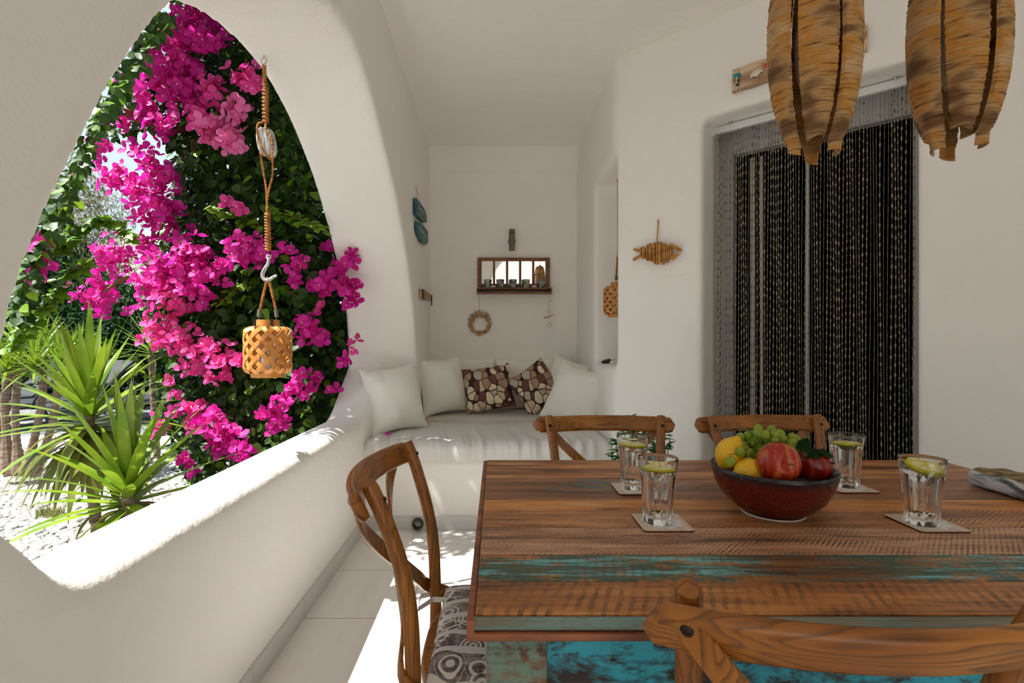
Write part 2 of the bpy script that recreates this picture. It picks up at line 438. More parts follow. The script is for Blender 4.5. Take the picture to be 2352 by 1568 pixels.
# ------------------------------------------------------------------ door, dark room, bead curtain
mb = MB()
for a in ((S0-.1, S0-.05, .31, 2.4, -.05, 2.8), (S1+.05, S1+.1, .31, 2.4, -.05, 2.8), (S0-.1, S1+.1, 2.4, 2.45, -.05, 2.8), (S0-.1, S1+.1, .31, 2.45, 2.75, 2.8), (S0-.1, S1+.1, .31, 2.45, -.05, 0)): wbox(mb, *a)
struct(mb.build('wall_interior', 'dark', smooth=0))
dp = wp((S0+S1)/2, .27, 0)
door = bpy.data.objects.new('door_1', None); COL.objects.link(door); door.location = dp; struct(door, 'grey aluminium framed glass door behind the bead curtain', 'door')
mb = MB(); wbox(mb, S0-.01, S0+.075, .26, .32, 0, DH+.02); wbox(mb, S1-.03, S1+.02, .26, .32, 0, DH+.02); wbox(mb, S0, S1, .26, .32, 2.19, DH+.03); wbox(mb, S0, S1, .26, .32, 0, .06)
wbox(mb, S0+.42, S0+.436, .30, .33, .06, 2.2)
mb.build('door_frame', 'alu', door, world=True, smooth=0, bevel=.004)
mb = MB(); wbox(mb, S0+.14, S0+.165, .35, .36, .06, 2.18); wbox(mb, S0+.19, S0+.205, .352, .362, .06, 2.18)
mb.build('door_drape', 'sheet2', door, world=True, smooth=0)
rl = thing('curtain_rail', 'white metal rail fixed under the door head above the beads', 'rail', wp((S0+S1)/2, .16, 2.3))
mb = MB(); wbox(mb, S0+.012, S1-.004, .142, .172, 2.285, 2.322); mb.build('rail_body', 'rail', rl, world=True, smooth=0, bevel=.003)
mb = MB(); wbox(mb, S0+.002, S0+.014, .138, .176, 2.278, 2.326); mb.build('end_cap', 'white', rl, world=True, smooth=0)
for q in (.10, .80):
    mb = MB(); mb.ell(wp(S0+q, .136, 2.325), (.008,.008,.012)); mb.tube([wp(S0+q, .136, 2.33), wp(S0+q, .15, 2.31)], .004, 6); mb.build('bracket', 'nickel', rl, world=True)
t = NT('grey_bead'); bc = t.mix(t.val(t.noise(t.map(), 40, 2), .4, .6), lin(170,157,130), lin(112,105,88)); t.bsdf(bc, .2); t.translucent(bc, .3); M['bead'] = t.m
mb = MB(); ns = 66; seq = []
random.seed(3)
kinds = [[(.026,.0046)]+[(.0065,.0022)]*3, [(.012,.0018)]*5, [(.020,.0036),(.007,.0022),(.007,.0022)], [(.010,.0021)]*2+[(.024,.0046)]]
for i in range(ns):
    s = S0+.018+(S1-S0-.04)*i/(ns-1); d = .157+random.uniform(-.003, .003); prof = []; z = 2.287
    kd = random.choice(kinds); j = random.randrange(4); pts = []; R = []
    while z > .06:
        L, r = kd[j % len(kd)]; j += 1
        sw = .003*math.sin(z*3+i)
        for fz, fr in ((.08,.25), (.3,.9), (.7,.9), (.94,.25)):
            pts.append(wp(s+sw, d, z-L*fz)); R.append(r*fr)
        z -= L
    mb.tube(pts, R, 5, up=(1,0,0))
curt = mb.build('bead_curtain', 'bead', fix=False, smooth=180)
own(curt, wp((S0+S1)/2, .157, .06)); tag(curt, 'grey bead strand curtain hanging in the dark doorway', 'curtain', kind='stuff')

# ------------------------------------------------------------------ table
TX0, TX1, TY0, TY1, TZ = -.030, 1.448, .731, 1.678, .762
def plank(name, a, b, dk, paint=None, pa=.5, hatch=None, seed=0, paint2=None, ps=(2.2, 11)):
    t = NT(name)
    n1 = t.noise(t.map((1.6,16,16), loc=(seed,seed*.7,0)), 1.3, 8, .6, .4)
    col = t.ramp(n1, [(.32, dk), (.45, b), (.62, a), (.8, b)])
    n2 = t.noise(t.map((5,110,110), loc=(seed,0,0)), 1, 4, .6)
    col = t.mix(t.math('MULTIPLY', t.val(n2, .5, .72), .55), col, dk)
    blot = t.noise(t.map((4,14,14), loc=(seed*2,3,0)), 1, 6, .7)
    col = t.mix(t.math('MULTIPLY', t.val(blot, .58, .70), .7), col, dk)
    h = n2
    if paint:
        pm = t.noise(t.map((ps[0],ps[1],ps[1]), loc=(seed*3,1,0)), 1, 8, .68, .3)
        mask = t.val(pm, pa, pa+.06)
        wear = t.val(t.noise(t.map((26,60,60), (0,0,.15)), 1, 5, .7), .36, .52)
        pc = t.mix(t.val(t.noise(t.map((5,60,60)), 1, 6, .7), .50, .60), paint, paint2 or paint)
        col = t.mix(t.math('MULTIPLY', mask, wear), col, pc); h = t.math('ADD', h, mask)
    if hatch:
        ang, sc, amt = hatch
        wv = t.n('TexWave'); wv.bands_direction = 'X'; wv.inputs['Scale'].default_value = sc; wv.inputs['Distortion'].default_value = 2.6; wv.inputs['Detail'].default_value = 4; wv.inputs['Detail Scale'].default_value = 2.5; wv.inputs['Detail Roughness'].default_value = .7
        t.l(t.map((1,1,1), (0,0,ang)), wv.inputs[0])
        mk = t.math('MULTIPLY', t.val(wv.outputs['Fac'], .48, .82), t.math('MULTIPLY', t.val(t.noise(t.map((9,22,9), loc=(seed,9,0)), 1, 6, .7), .40, .62), amt))
        col = t.mix(mk, col, dk); h = t.math('SUBTRACT', h, mk)
    return t.bsdf(col, t.math('ADD', t.math('MULTIPLY', n2, .35), .28), h, .4, .0025)
B1, B2, BD = lin(214,152,98), lin(176,114,62), lin(70,42,24)
O1, O2 = lin(228,158,90), lin(200,128,58)
TQ, TQ2 = lin(50,88,76), lin(112,182,186)
PM = [plank('plank_a', B1, lin(146,92,54), BD, None, .5, None, 1),
      plank('plank_b', lin(176,122,82), lin(138,90,54), BD, lin(84,116,116), .53, (.9,9,.3), 2, lin(70,72,60), (2.0,9)),
      plank('plank_c', O1, O2, BD, lin(215,190,170), .57, None, 3, lin(200,170,150), (1.8,14)),
      plank('plank_d', lin(206,144,94), lin(174,114,64), BD, lin(78,92,84), .64, (.95,38,.8), 4),
      plank('plank_e', lin(212,164,132), lin(182,130,94), lin(74,50,36), None, .5, (.75,40,.85), 5),
      plank('plank_f', O2, lin(140,92,44), BD, TQ, .43, (.2,20,.4), 6, TQ2, (1.3,6)),
      plank('plank_g', lin(198,132,68), lin(164,102,50), BD, None, .5, (.35,17,.7), 7),
      plank('plank_edge', lin(120,120,105), lin(105,96,78), BD, lin(110,135,130), .45, None, 8),
      plank('plank_end', lin(170,98,60), lin(130,74,44), BD, None, .5, None, 9),
      plank('apron_turquoise', lin(50,34,24), lin(40,26,18), lin(24,16,12), lin(45,170,195), .39, None, 10, lin(40,150,175), (3.2,7)),
      plank('leg_paint', lin(150,110,70), lin(110,75,45), BD, lin(118,140,128), .44, (1.57,14,.5), 11, lin(90,120,110), (14,14))]
tab = thing('dining_table', 'large reclaimed plank dining table with worn turquoise paint', 'table', ((TX0+TX1)/2, (TY0+TY1)/2, 0))
ycuts = [1.678, 1.453, 1.257, 1.182, 1.069, .935, .8296, .731]
mb = MB()
for i in range(7):
    mb.box(TX0, TX1, ycuts[i+1]+.0006, ycuts[i]-.0006, TZ-.03, TZ-(.0004 if i % 2 else 0), i)
mb.build('tabletop', PM, tab, world=True, smooth=0, bevel=.002)
mb = MB()
mb.box(TX0-.004, TX1+.004, TY0-.006, TY0-.0005, TZ-.022, TZ-.003, 7); mb.box(TX0-.004, TX1+.004, TY0-.012, TY0-.0005, TZ-.034, TZ-.023, 8)
mb.box(TX0-.012, TX0-.0005, TY0-.012, TY1+.01, TZ-.034, TZ-.004, 8); mb.box(TX1+.0005, TX1+.012, TY0-.012, TY1+.01, TZ-.034, TZ-.004, 8); mb.box(TX0-.004, TX1+.004, TY1+.0005, TY1+.012, TZ-.034, TZ-.004, 8)
mb.build('edge_moulding', PM, tab, world=True, smooth=0, bevel=.003)
for (x0, x1, y0, y1) in ((TX0+.10, TX1-.10, TY0+.035, TY0+.055), (TX0+.10, TX1-.10, TY1-.055, TY1-.035), (TX0+.035, TX0+.055, TY0+.1, TY1-.1), (TX1-.055, TX1-.035, TY0+.1, TY1-.1)):
    mb = MB(); mb.box(x0, x1, y0, y1, .60, TZ-.031, 9); mb.build('apron', PM, tab, world=True, smooth=0, bevel=.002, label='apron board with flaking turquoise paint')
for x in (TX0+.015, TX1-.105):
    for y in (TY0+.02, TY1-.11):
        mb = MB(); mb.box(x, x+.09, y, y+.09, 0, TZ-.031, 10); mb.build('leg', PM, tab, world=True, smooth=0, bevel=.004)

# ------------------------------------------------------------------ cross-back chairs
POST = [(0,-.262,.205),(.2,-.222,.192),(.38,-.203,.183),(.455,-.200,.181),(.53,-.202,.180),(.60,-.205,.180),(.66,-.212,.181),(.72,-.225,.184),(.78,-.243,.190),(.83,-.260,.197),(.88,-.281,.204)]
def chair(label, loc, rz, group):
    c = thing('cross_back_chair', label, 'chair', loc, rz, group)
    for s in (-1, 1):
        pts = spline([(x, s*y, z) for z, x, y in POST], 4); R = [.0125+.003*min(1, p.z/.5) for p in pts]
        R[-1] *= .9
        mb = MB(); mb.tube(pts, R, 14); p = mb.build('rear_post', 'wood_z', c, smooth=50)
        mb = MB(); mb.lathe([(.001,0),(.006,.0005),(.0055,.004),(.002,.006)], 10, T=Matrix.Translation((-.2545, s*.200, .85)) @ Matrix.Rotation(PI/2, 4, 'Y'))
        mb.build('bolt', 'bolt', p)
        mb = MB(); mb.lathe([(.001,0),(.006,.0005),(.0055,.004),(.002,.006)], 8, T=Matrix.Translation((-.2145, s*.181, .50)) @ Matrix.Rotation(-PI/2, 4, 'Y'))
        mb.build('bolt', 'bolt', p)
        mb = MB(); mb.tube([(.175, s*.175, 0), (.168, s*.170, .25), (.160, s*.165, .44)], [.013,.016,.018], 12); mb.build('leg', 'wood_z', c)
    # bent top rail, outside the posts
    rk = math.radians(28); pts = []; ups = []; R = []
    for i in range(41):
        t = -1+2*i/40; y = t*.258
        x = -.292-.050*(math.cos(min(1, abs(t)/.88)*PI/2)**.8)
        pts.append(Vector((x, y, .846))); ups.append(Vector((-math.sin(rk), 0, math.cos(rk))))
        e = max(0, 1-(max(0, abs(t)-.90)/.10)**2)**.5; R.append(max(.12, e))
    mb = MB(); mb.tube(pts, R, 20, flat=(.0295, .0105), up=ups); mb.build('top_rail', 'wood_y', c, smooth=60)
    # crossed straps
    for s in (-1, 1):
        off = .0 if s < 0 else -.010
        pts = spline([(-.308, s*.222, .862), (-.308+off, s*.165, .79), (-.290+off, s*.09, .72), (-.262+off, s*.0, .645), (-.235, -s*.10, .565), (-.218, -s*.190, .50), (-.12, -s*.212, .458), (-.02, -s*.215, .445)], 6)
        ups = []
        for i in range(len(pts)):
            tt = (pts[min(i+1, len(pts)-1)]-pts[max(i-1, 0)]).normalized(); q = i/(len(pts)-1)
            nrm = Vector((-.7, s*.7, .1)).lerp(Vector((-1, 0, .25)), sstep(0, .4, q)).lerp(Vector((-.1, -s*1.0, 0)), sstep(.62, .9, q)); ups.append(tt.cross(nrm).normalized())
        R = [1]*len(pts); R[0] = R[-1] = .6
        mb = MB(); mb.tube(pts, R, 8, flat=(.0165, .0045), up=ups); b = mb.build('cross_strap', 'wood_z', c, smooth=60)
        mb = MB(); mb.lathe([(.001,0),(.009,.0005),(.0085,.005),(.003,.008)], 10, T=Matrix.Translation((-.309, s*.216, .853)) @ Matrix.Rotation(-PI/2, 4, 'Y')); mb.build('bolt', 'bolt', b)
    # seat
    poly = []
    for k in range(48):
        a = 2*PI*k/48; ca, sa = math.cos(a), math.sin(a); e = .62
        x = math.copysign(abs(ca)**e, ca)*.205; y = math.copysign(abs(sa)**e, sa)*(.205+.012*ca); poly.append((x, y))
    mb = MB(); mb.prism(poly, .438, .462); mb.build('seat', 'wood_x', c, smooth=40, bevel=.006)
    mb = MB(); mb.prism([(x*.86, y*.86) for x, y in poly], .40, .437); mb.build('seat_frame', 'wood_x', c, smooth=40)
    for s in (-1, 1):
        mb = MB(); mb.tube([(.168, s*.171, .19), (-.225, s*.190, .21)], .009, 10); mb.build('stretcher', 'wood_x', c)
    mb = MB(); mb.tube([(.168, -.17, .24), (.168, .17, .24)], .009, 10); mb.build('stretcher', 'wood_y', c)
    return c
GC = 'cross-back dining chairs around the table'
ch1 = chair('brown wooden cross-back chair at the table end near the low white wall', (.040, 1.172, 0), 0, GC)
def chair_copy(label, loc, rz):
    c = copy_tree(ch1); c.location = loc; c.rotation_euler = (0, 0, rz); c['label'] = label; return c
ch2 = chair_copy('brown cross-back chair behind the table in front of the bench, green plant behind it', (.392, 1.572, 0), -PI/2)
ch3 = chair_copy('brown cross-back chair behind the fruit bowl in front of the bead curtain', (1.000, 1.585, 0), -PI/2+math.radians(5))
ch4 = chair_copy('brown cross-back chair closest to the viewer at the front edge of the table', (.415, .842, 0), PI/2)
# patterned seat cushion
t = NT('patterned_cotton'); v = t.map()
vo = t.n('TexVoronoi'); vo.inputs['Scale'].default_value = 15; t.l(v, vo.inputs['Vector'])
rings = t.math('FRACT', t.math('MULTIPLY', vo.outputs['Distance'], 7.0))
line1 = t.math('MULTIPLY', t.val(rings, .52, .60), t.math('LESS_THAN', vo.outputs['Distance'], .52))
w2 = t.n('TexWave'); w2.wave_type = 'RINGS'; w2.inputs['Scale'].default_value = 5; w2.inputs['Distortion'].default_value = 5; t.l(t.map(loc=(.3,.2,0)), w2.inputs[0])
line2 = t.val(w2.outputs['Fac'], .80, .86)
w3 = t.n('TexVoronoi'); w3.feature = 'DISTANCE_TO_EDGE'; w3.inputs['Scale'].default_value = 42; t.l(v, w3.inputs['Vector'])
dots = t.math('MULTIPLY', t.math('LESS_THAN', w3.outputs['Distance'], .07), t.val(t.noise(t.map(loc=(4,4,4)), 9, 2), .5, .55))
pat = t.math('MAXIMUM', t.math('MAXIMUM', line1, line2), dots)
base = t.ramp(t.noise(t.map((12,90,12)), 1, 4), [(.35, lin(98,82,82)), (.5, lin(146,126,122)), (.65, lin(176,158,140))])
base = t.mix(t.val(t.noise(t.map((60,10,60)), 1, 3), .5, .7), base, lin(92,76,84))
M['paisley'] = t.bsdf(t.mix(pat, base, lin(228,220,212)), .9, t.noise(v, 120, 2), .2, .003)
cush = thing('seat_cushion', 'grey mauve seat cushion with white swirl print on the chair by the low wall', 'cushion', (.045, 1.172, .463))
def puff(mb, w, h, t, e=4, nu=36, nv=36, wr=.0, seed=0, T=None, corner=0.0, sag=0):
    """pillow in the local XY plane, thickness along Z"""
    def pt(u, v, s):
        a = 2*u-1; b = 2*v-1
        a = math.copysign(abs(a)**.8, a); b = math.copysign(abs(b)**.8, b)
        k = max(0, 1-abs(a)**e)*max(0, 1-abs(b)**e); th = t/2*k**.5
        pin = corner*(1-(a*a)*(b*b))
        x = a*w/2*(1-corner*(1-b*b)*abs(a)); y = b*h/2*(1-corner*(1-a*a)*abs(b))
        if wr:
            q = Vector((x*7+seed, y*7+seed*2, s*3.1))
            th += wr*t*noise.noise(q)*k**.35+wr*.5*t*noise.noise(Vector((x*5+seed, y*26, s+seed)))*k**.4*(abs(a)**2)
            th += wr*.5*t*noise.noise(Vector((x*26+seed, y*5, s-seed)))*k**.4*(abs(b)**2)
        return (x, y+sag*(a*a-.5)*.0, s*max(th, .0012))
    mb.grid(lambda u, v: pt(u, v, 1), nu, nv, T=T); mb.grid(lambda u, v: pt(u, v, -1), nu, nv, T=T)
mb = MB(); puff(mb, .36, .38, .055, 8, wr=.05, T=Matrix.Translation((0,0,.030))); mb.build('cushion_body', 'paisley', cush, smooth=70)
mb = MB(); mb.tube([(-.17,.15,.02), (-.21,.165,.014), (-.245,.135,.004), (-.243,.17,.02), (-.19,.20,.016)], 1, 6, flat=(.007,.0012)); mb.build('tie_ribbon', 'sheet', cush)

# ------------------------------------------------------------------ glasses, coasters, lemon slices
t = NT('coaster_wood'); t.bsdf(t.mix(t.val(t.noise(t.map((60,4,4)), 1, 4), .4, .65), lin(226,204,188), lin(205,180,164)), .5); M['coaster'] = t.m
M['coaster_edge'] = simple('coaster_edge', lin(80,45,28), .7)
M['lime_rind'] = simple('lemon_rind', lin(222,208,30), .4, lin(196,194,22), 20, .2, 200)
M['lime_flesh'] = simple('lemon_flesh', lin(236,232,170), .4, lin(222,214,130), 60)
def rrect(w, h, r, n=6):
    out = []
    for cx, cy, a0 in ((w/2-r, h/2-r, 0), (-w/2+r, h/2-r, PI/2), (-w/2+r, -h/2+r, PI), (w/2-r, -h/2+r, 1.5*PI)):
        for k in range(n+1): a = a0+PI/2*k/n; out.append((cx+r*math.cos(a), cy+r*math.sin(a)))
    return out
def make_glass():
    g = thing('water_glass', '', 'glass')
    def rf(a, z):
        k = sstep(.112, .096, z)*sstep(-.001, .004, z); n = 10; q = ((a/(2*PI)*n) % 1)-.5
        return 1-k*(.085*(1-abs(2*q)**2.2)) if k > 0 else 1
    prof = [(.0295,0.0),(.0305,.002),(.0310,.014),(.0318,.03),(.0345,.07),(.0362,.092),(.0372,.099),(.0380,.104),(.0388,.110),(.0397,.118),(.0410,.129),(.0417,.1358),(.0410,.1372),(.0400,.1365),(.0394,.129),(.0378,.112),(.0355,.095),(.0335,.07),(.0305,.034),(.0285,.020),(.020,.0165),(.002,.0160)]
    mb = MB(); mb.lathe(prof[:13], 90, rf=rf); full = MB()
    n = 90; V = []
    for i, (r, z) in enumerate(prof):
        for k in range(n):
            a = 2*PI*k/n; rr = r*(rf(a, z) if i < 13 else 1); V.append((rr*math.cos(a), rr*math.sin(a), z))
    Fs = [(i*n+k, i*n+(k+1) % n, (i+1)*n+(k+1) % n, (i+1)*n+k) for i in range(len(prof)-1) for k in range(n)]
    Fs.append(tuple(range(n))[::-1]); L = (len(prof)-1)*n; Fs.append(tuple(L+k for k in range(n)))
    full.add(V, Fs); full.build('tumbler', 'glass', g, smooth=35)
    mb = MB(); mb.lathe([(.002,.0163),(.020,.0168),(.0281,.0203),(.0301,.034),(.0331,.07),(.0351,.095),(.0373,.112),(.0374,.1135),(.036,.1131),(.002,.1130)], 60); mb.build('water', 'water', g)
    return g
def make_slice(tilt=0, az=0, thick=.006):
    s = thing('lemon_slice', '', 'lemon slice')
    T = Matrix.Rotation(az, 4, 'Z') @ Matrix.Rotation(tilt, 4, 'Y')
    mb = MB(); mb.lathe([(.001,-thick/2),(.0325,-thick/2),(.0345,0),(.0325,thick/2-.0008),(.030,thick/2-.0004),(.001,thick/2-.001)], 40, T=T); mb.build('rind', 'lime_rind', s)
    mb = MB()
    for k in range(9):
        a0 = 2*PI*k/9+.05; a1 = 2*PI*(k+1)/9-.05; poly = [(.004*math.cos((a0+a1)/2), .004*math.sin((a0+a1)/2))]
        for j in range(7): a = a0+(a1-a0)*j/6; poly.append((.0275*math.cos(a), .0275*math.sin(a)))
        mb.prism(poly, thick/2-.001, thick/2+.0006, T=T)
    mb.build('flesh', 'lime_flesh', s, smooth=30)
    return s
GL = [((.3585, 1.345), 'clear water glass standing furthest back on the left, in front of the plant', 'on the back left coaster', .0, 0),
      ((.3445, 1.092), 'clear water glass nearest the viewer on the left of the fruit bowl', 'on the front left coaster', .0, 0),
      ((.9300, 1.362), 'clear water glass just behind the right side of the fruit bowl', 'behind the fruit bowl', .0, 0),
      ((.9010, 1.084), 'clear water glass on the right with a tilted thick lemon slice', 'on the right coaster', .20, .9)]
g0 = make_glass(); s0 = make_slice(.04); s1 = make_slice(.32, -1.25, .010)
SLN = ['thin lemon slice floating in the back left water glass', 'thin lemon slice floating in the front left water glass', 'thin lemon slice floating in the glass behind the fruit bowl', 'thick tilted lemon slice in the right-hand water glass']
CLN = ['square pale wooden coaster under the back left glass', 'square pale wooden coaster under the front left glass', 'square pale wooden coaster under the glass behind the bowl', 'square pale wooden coaster under the right-hand glass']
def make_coaster():
    c = thing('coaster', '', 'coaster')
    mb = MB(); mb.prism(rrect(.104, .104, .008), .0002, .0032); mb.build('edge', 'coaster_edge', c, smooth=30)
    mb = MB(); mb.prism(rrect(.1036, .1036, .008), .0032, .0040); mb.build('face', 'coaster', c, smooth=30)
    mb = MB()
    for k in range(9):
        a = 2*PI*k/9; mb.lathe([(.011,0),(.011,.0004)], 16, c=(.033*math.cos(a), .033*math.sin(a), .0041))
    mb.build('printed_petals', 'white', c, smooth=30)
    return c
c0 = make_coaster()
cofs = [(.004,-.002), (.008,-.0), (.0,-.004), (.012,.004)]
for i, ((x, y), lb, lb2, tl, az) in enumerate(GL):
    g = g0 if i == 0 else copy_tree(g0); g.location = (x, y, TZ+.0048); g.rotation_euler.z = i*.35; g['label'] = lb; g['group'] = 'water glasses on the table'
    s = s0 if i == 0 else (s1 if i == 3 else copy_tree(s0)); s.location = (x+(.001 if i < 3 else .004), y-.001, TZ+.0048+.113+(0 if i < 3 else .005)); s['label'] = SLN[i]; s['group'] = 'lemon slices in the glasses'
    s.rotation_euler.z = i*1.1 if i < 3 else 0
    c = c0 if i == 0 else copy_tree(c0); c.location = (x+cofs[i][0], y+cofs[i][1], TZ); c['label'] = CLN[i]; c['group'] = 'coasters under the glasses'

# ------------------------------------------------------------------ fruit bowl
BX, BY = .628, 1.165
t = NT('red_glaze'); n = t.noise(t.map(), 260, 4, .7); sepz = t.n('SeparateXYZ'); t.l(t.tc.outputs['Object'], sepz.inputs[0])
rd = t.mix(t.val(n, .42, .62), lin(84,14,11), lin(116,36,20))
rd = t.mix(t.val(sepz.outputs[2], .078, .098), rd, (.012,.010,.011,1)); rd = t.mix(t.val(sepz.outputs[2], .006, .012), (.012,.010,.011,1), rd)
M['glaze'] = t.bsdf(rd, .22, n, .05, .001)
bowl = thing('fruit_bowl', 'deep red glazed bowl with black rim, full of fruit', 'bowl', (BX, BY, TZ))
mb = MB(); mb.lathe([(.001,.006),(.056,.006),(.057,0),(.064,0),(.065,.007),(.085,.018),(.107,.040),(.121,.066),(.129,.094),(.1305,.104),(.129,.1055),(.1265,.103),(.118,.070),(.102,.042),(.080,.022),(.040,.013),(.001,.012)], 72)
mb.build('bowl_body', 'glaze', bowl, smooth=60)
mb = MB(); mb.lathe([(.0575,-.0002),(.0655,-.0002),(.066,.0015),(.0655,.003),(.0575,.003)], 48); mb.build('foot_ring', 'shell', bowl)
M['lemon'] = simple('lemon_skin', lin(238,190,30), .35, lin(226,168,18), 12, .3, 160)
def apple_mat(name, a, b, c):
    t = NT(name); n = t.noise(t.map((1,1,1)), 14, 3); st = t.noise(t.map((60,60,9)), 1, 3)
    col = t.mix(t.val(n, .4, .7), a, b); col = t.mix(t.math('MULTIPLY', t.val(st, .48, .64), .8), col, c)
    return t.bsdf(col, .25)
M['apple'] = apple_mat('apple_skin', lin(150,18,10), lin(176,46,18), lin(196,110,44))
M['peach'] = apple_mat('nectarine_skin', lin(104,12,10), lin(128,22,14), lin(170,56,20))
def fruit(name, label, cat, mat, px, py, Y, r, fn=None, rot=None, stem=True, leaf=False):
    p = P(px, py, Y); o = thing(name, label, cat, p)
    mb = MB(); mb.ell((0,0,0), r, 32, 22, fn=fn, rot=rot); mb.build('flesh' if cat != 'lemon' else 'rind', mat, o, smooth=180)
    if stem:
        rr = rot or Matrix.Identity(3); R = r if not hasattr(r, '__len__') else r[2]
        mb = MB(); mb.tube([rr @ Vector((0,0,R*.72)), rr @ Vector((.002,0,R*.95)), rr @ Vector((.006,0,R*1.18))], [.0014,.0012,.0020], 6); mb.build('stem', 'twig', o)
    return o
apf = lambda d: 1-.22*math.exp(-((1-d.z)/.06))-.12*math.exp(-((1+d.z)/.06))-.05*(d.z < 0)*d.z*d.z
RX = lambda a: Matrix.Rotation(a, 3, 'X')
fruit('apple', 'red streaked apple at the front rim of the bowl', 'apple', 'apple', 1788, 1062, 1.095, (.044,.044,.042), apf, RX(math.radians(82)))
lf = lambda d: 1+.22*math.exp(-((1-abs(d.z))/.05))
fruit('lemon', 'yellow lemon lying low at the front left of the bowl', 'lemon', 'lemon', 1722, 1083, 1.128, (.029,.029,.033), lf, Matrix.Rotation(1.3, 3, 'Y'), False)
fruit('lemon', 'yellow lemon standing at the left rim beside the grapes', 'lemon', 'lemon', 1676, 1040, 1.17, (.031,.031,.036), lf, Matrix.Rotation(.5, 3, 'Y'), False)
fruit('nectarine', 'dark red nectarine at the right rim under the leaves', 'nectarine', 'peach', 1868, 1068, 1.135, .038, apf, RX(.4))
fruit('nectarine', 'dark red nectarine half hidden between the apple and the right rim', 'nectarine', 'peach', 1836, 1064, 1.19, .036, apf, RX(.6))
mb = MB()
def leafmesh(mb, base, d, nrm, L, W, m=0, fold=.12, curl=.0):
    d = d.normalized(); s = d.cross(nrm)
    if s.length < 1e-5: s = d.cross(Vector((.3,.5,.8)))
    s.normalize(); nn = s.cross(d)
    p = lambda a, b, c: base+s*(a*W)+d*(b*L)+nn*(c*L)
    mb.add([p(0,0,0), p(0,.5,-fold), p(0,1,-curl), p(-.42,.10,.0), p(-.48,.45,0), p(-.22,.78,-curl*.5), p(.42,.10,0), p(.48,.45,0), p(.22,.78,-curl*.5)],
           [(0,1,4,3), (1,2,5,4), (0,6,7,1), (1,7,8,2)], m)
for a, b, c in ((1868,1042,.2), (1895,1034,-.5), (1850,1032,1.2), (1838,1040,2.2), (1880,1052,-.2), (1905,1046,-.9)):
    leafmesh(mb, P(a-12, b+4, 1.11), Vector((math.cos(c), .2, .35*math.sin(c*2)+.15)), Vector((0,-.6,.8)), .045, .028, fold=.1, curl=.2)
mb.tube([P(1845,1052,1.12), P(1862,1046,1.11), P(1880,1040,1.11)], .0013, 5)
o = mb.build('leaf_sprig', 'hedge', smooth=180, fix=False); own(o, P(1862,1052,1.12)); tag(o, 'sprig of dark green leaves lying on the nectarines', 'leaves')
M['grape'] = leaf_mat('grape_skin', lin(168,186,58), lin(146,170,50), .35, 20, .18)
gr = thing('grape_bunch', 'bunch of green grapes heaped on top of the bowl', 'grapes', P(1750, 1060, 1.17))
random.seed(11); gp = []
spots = [(1700,1005),(1718,1002),(1740,998),(1760,1008),(1780,998),(1775,1012),(1800,1012),(1692,1022),(1708,1024),(1727,1028),(1722,1042),(1745,1032),(1765,1028),(1752,1022),(1782,1022),(1794,1024),(1808,1022),(1818,1018),(1712,1048),(1733,1050),(1700,1038),(1748,1050),(1768,1044),(1785,1036),(1802,1034),(1825,1026),(1760,1018),(1790,1006),(1738,1014),(1680+18,1014),(1815,1032),(1728,1016),(1757,1000),(1742,986),(1772,988),(1792,996),(1830,1012),(1742,1062),(1716,1060),(1822,1006),(1677,1060)]
for k, (px, py) in enumerate(spots):
    Y = 1.13+.05*random.random()+(.0 if py > 1030 else .03)
    if k == len(spots)-1: Y = 1.085
    p = P(px, py, Y); rot = Matrix.Rotation(random.uniform(-.9, .9), 3, 'Y') @ Matrix.Rotation(random.uniform(-.8, .8), 3, 'X')
    mb = MB(); mb.ell(p, (.0105,.0105,.0135), 14, 10, rot=rot); mb.build('grape', 'grape', gr, world=True, smooth=180); gp.append(p)
for k in range(24):
    px = random.uniform(1700, 1820); p = P(px, random.uniform(1020, 1050), random.uniform(1.18, 1.24))
    mb = MB(); mb.ell(p, (.0105,.0105,.013), 12, 8); mb.build('grape', 'grape', gr, world=True, smooth=180)
mb = MB(); top = P(1708, 982, 1.15); c1 = P(1735, 1000, 1.15)
mb.tube(spline([top, P(1718,990,1.15), c1, P(1760,1012,1.15), P(1790,1020,1.15)]), .0017, 6)
for p in gp[:-1:2]: mb.tube([c1.lerp(P(1790,1020,1.15), random.random()), p+Vector((0,0,.008))], .0009, 5)
mb.tube(spline([P(1677,1054,1.085), P(1680,1044,1.085), P(1695,1040,1.10)]), .001, 5); mb.tube([P(1680,1044,1.085), P(1671,1043,1.085)], .0008, 4)
mb.build('grape_stalk', 'leaf2', gr, world=True)

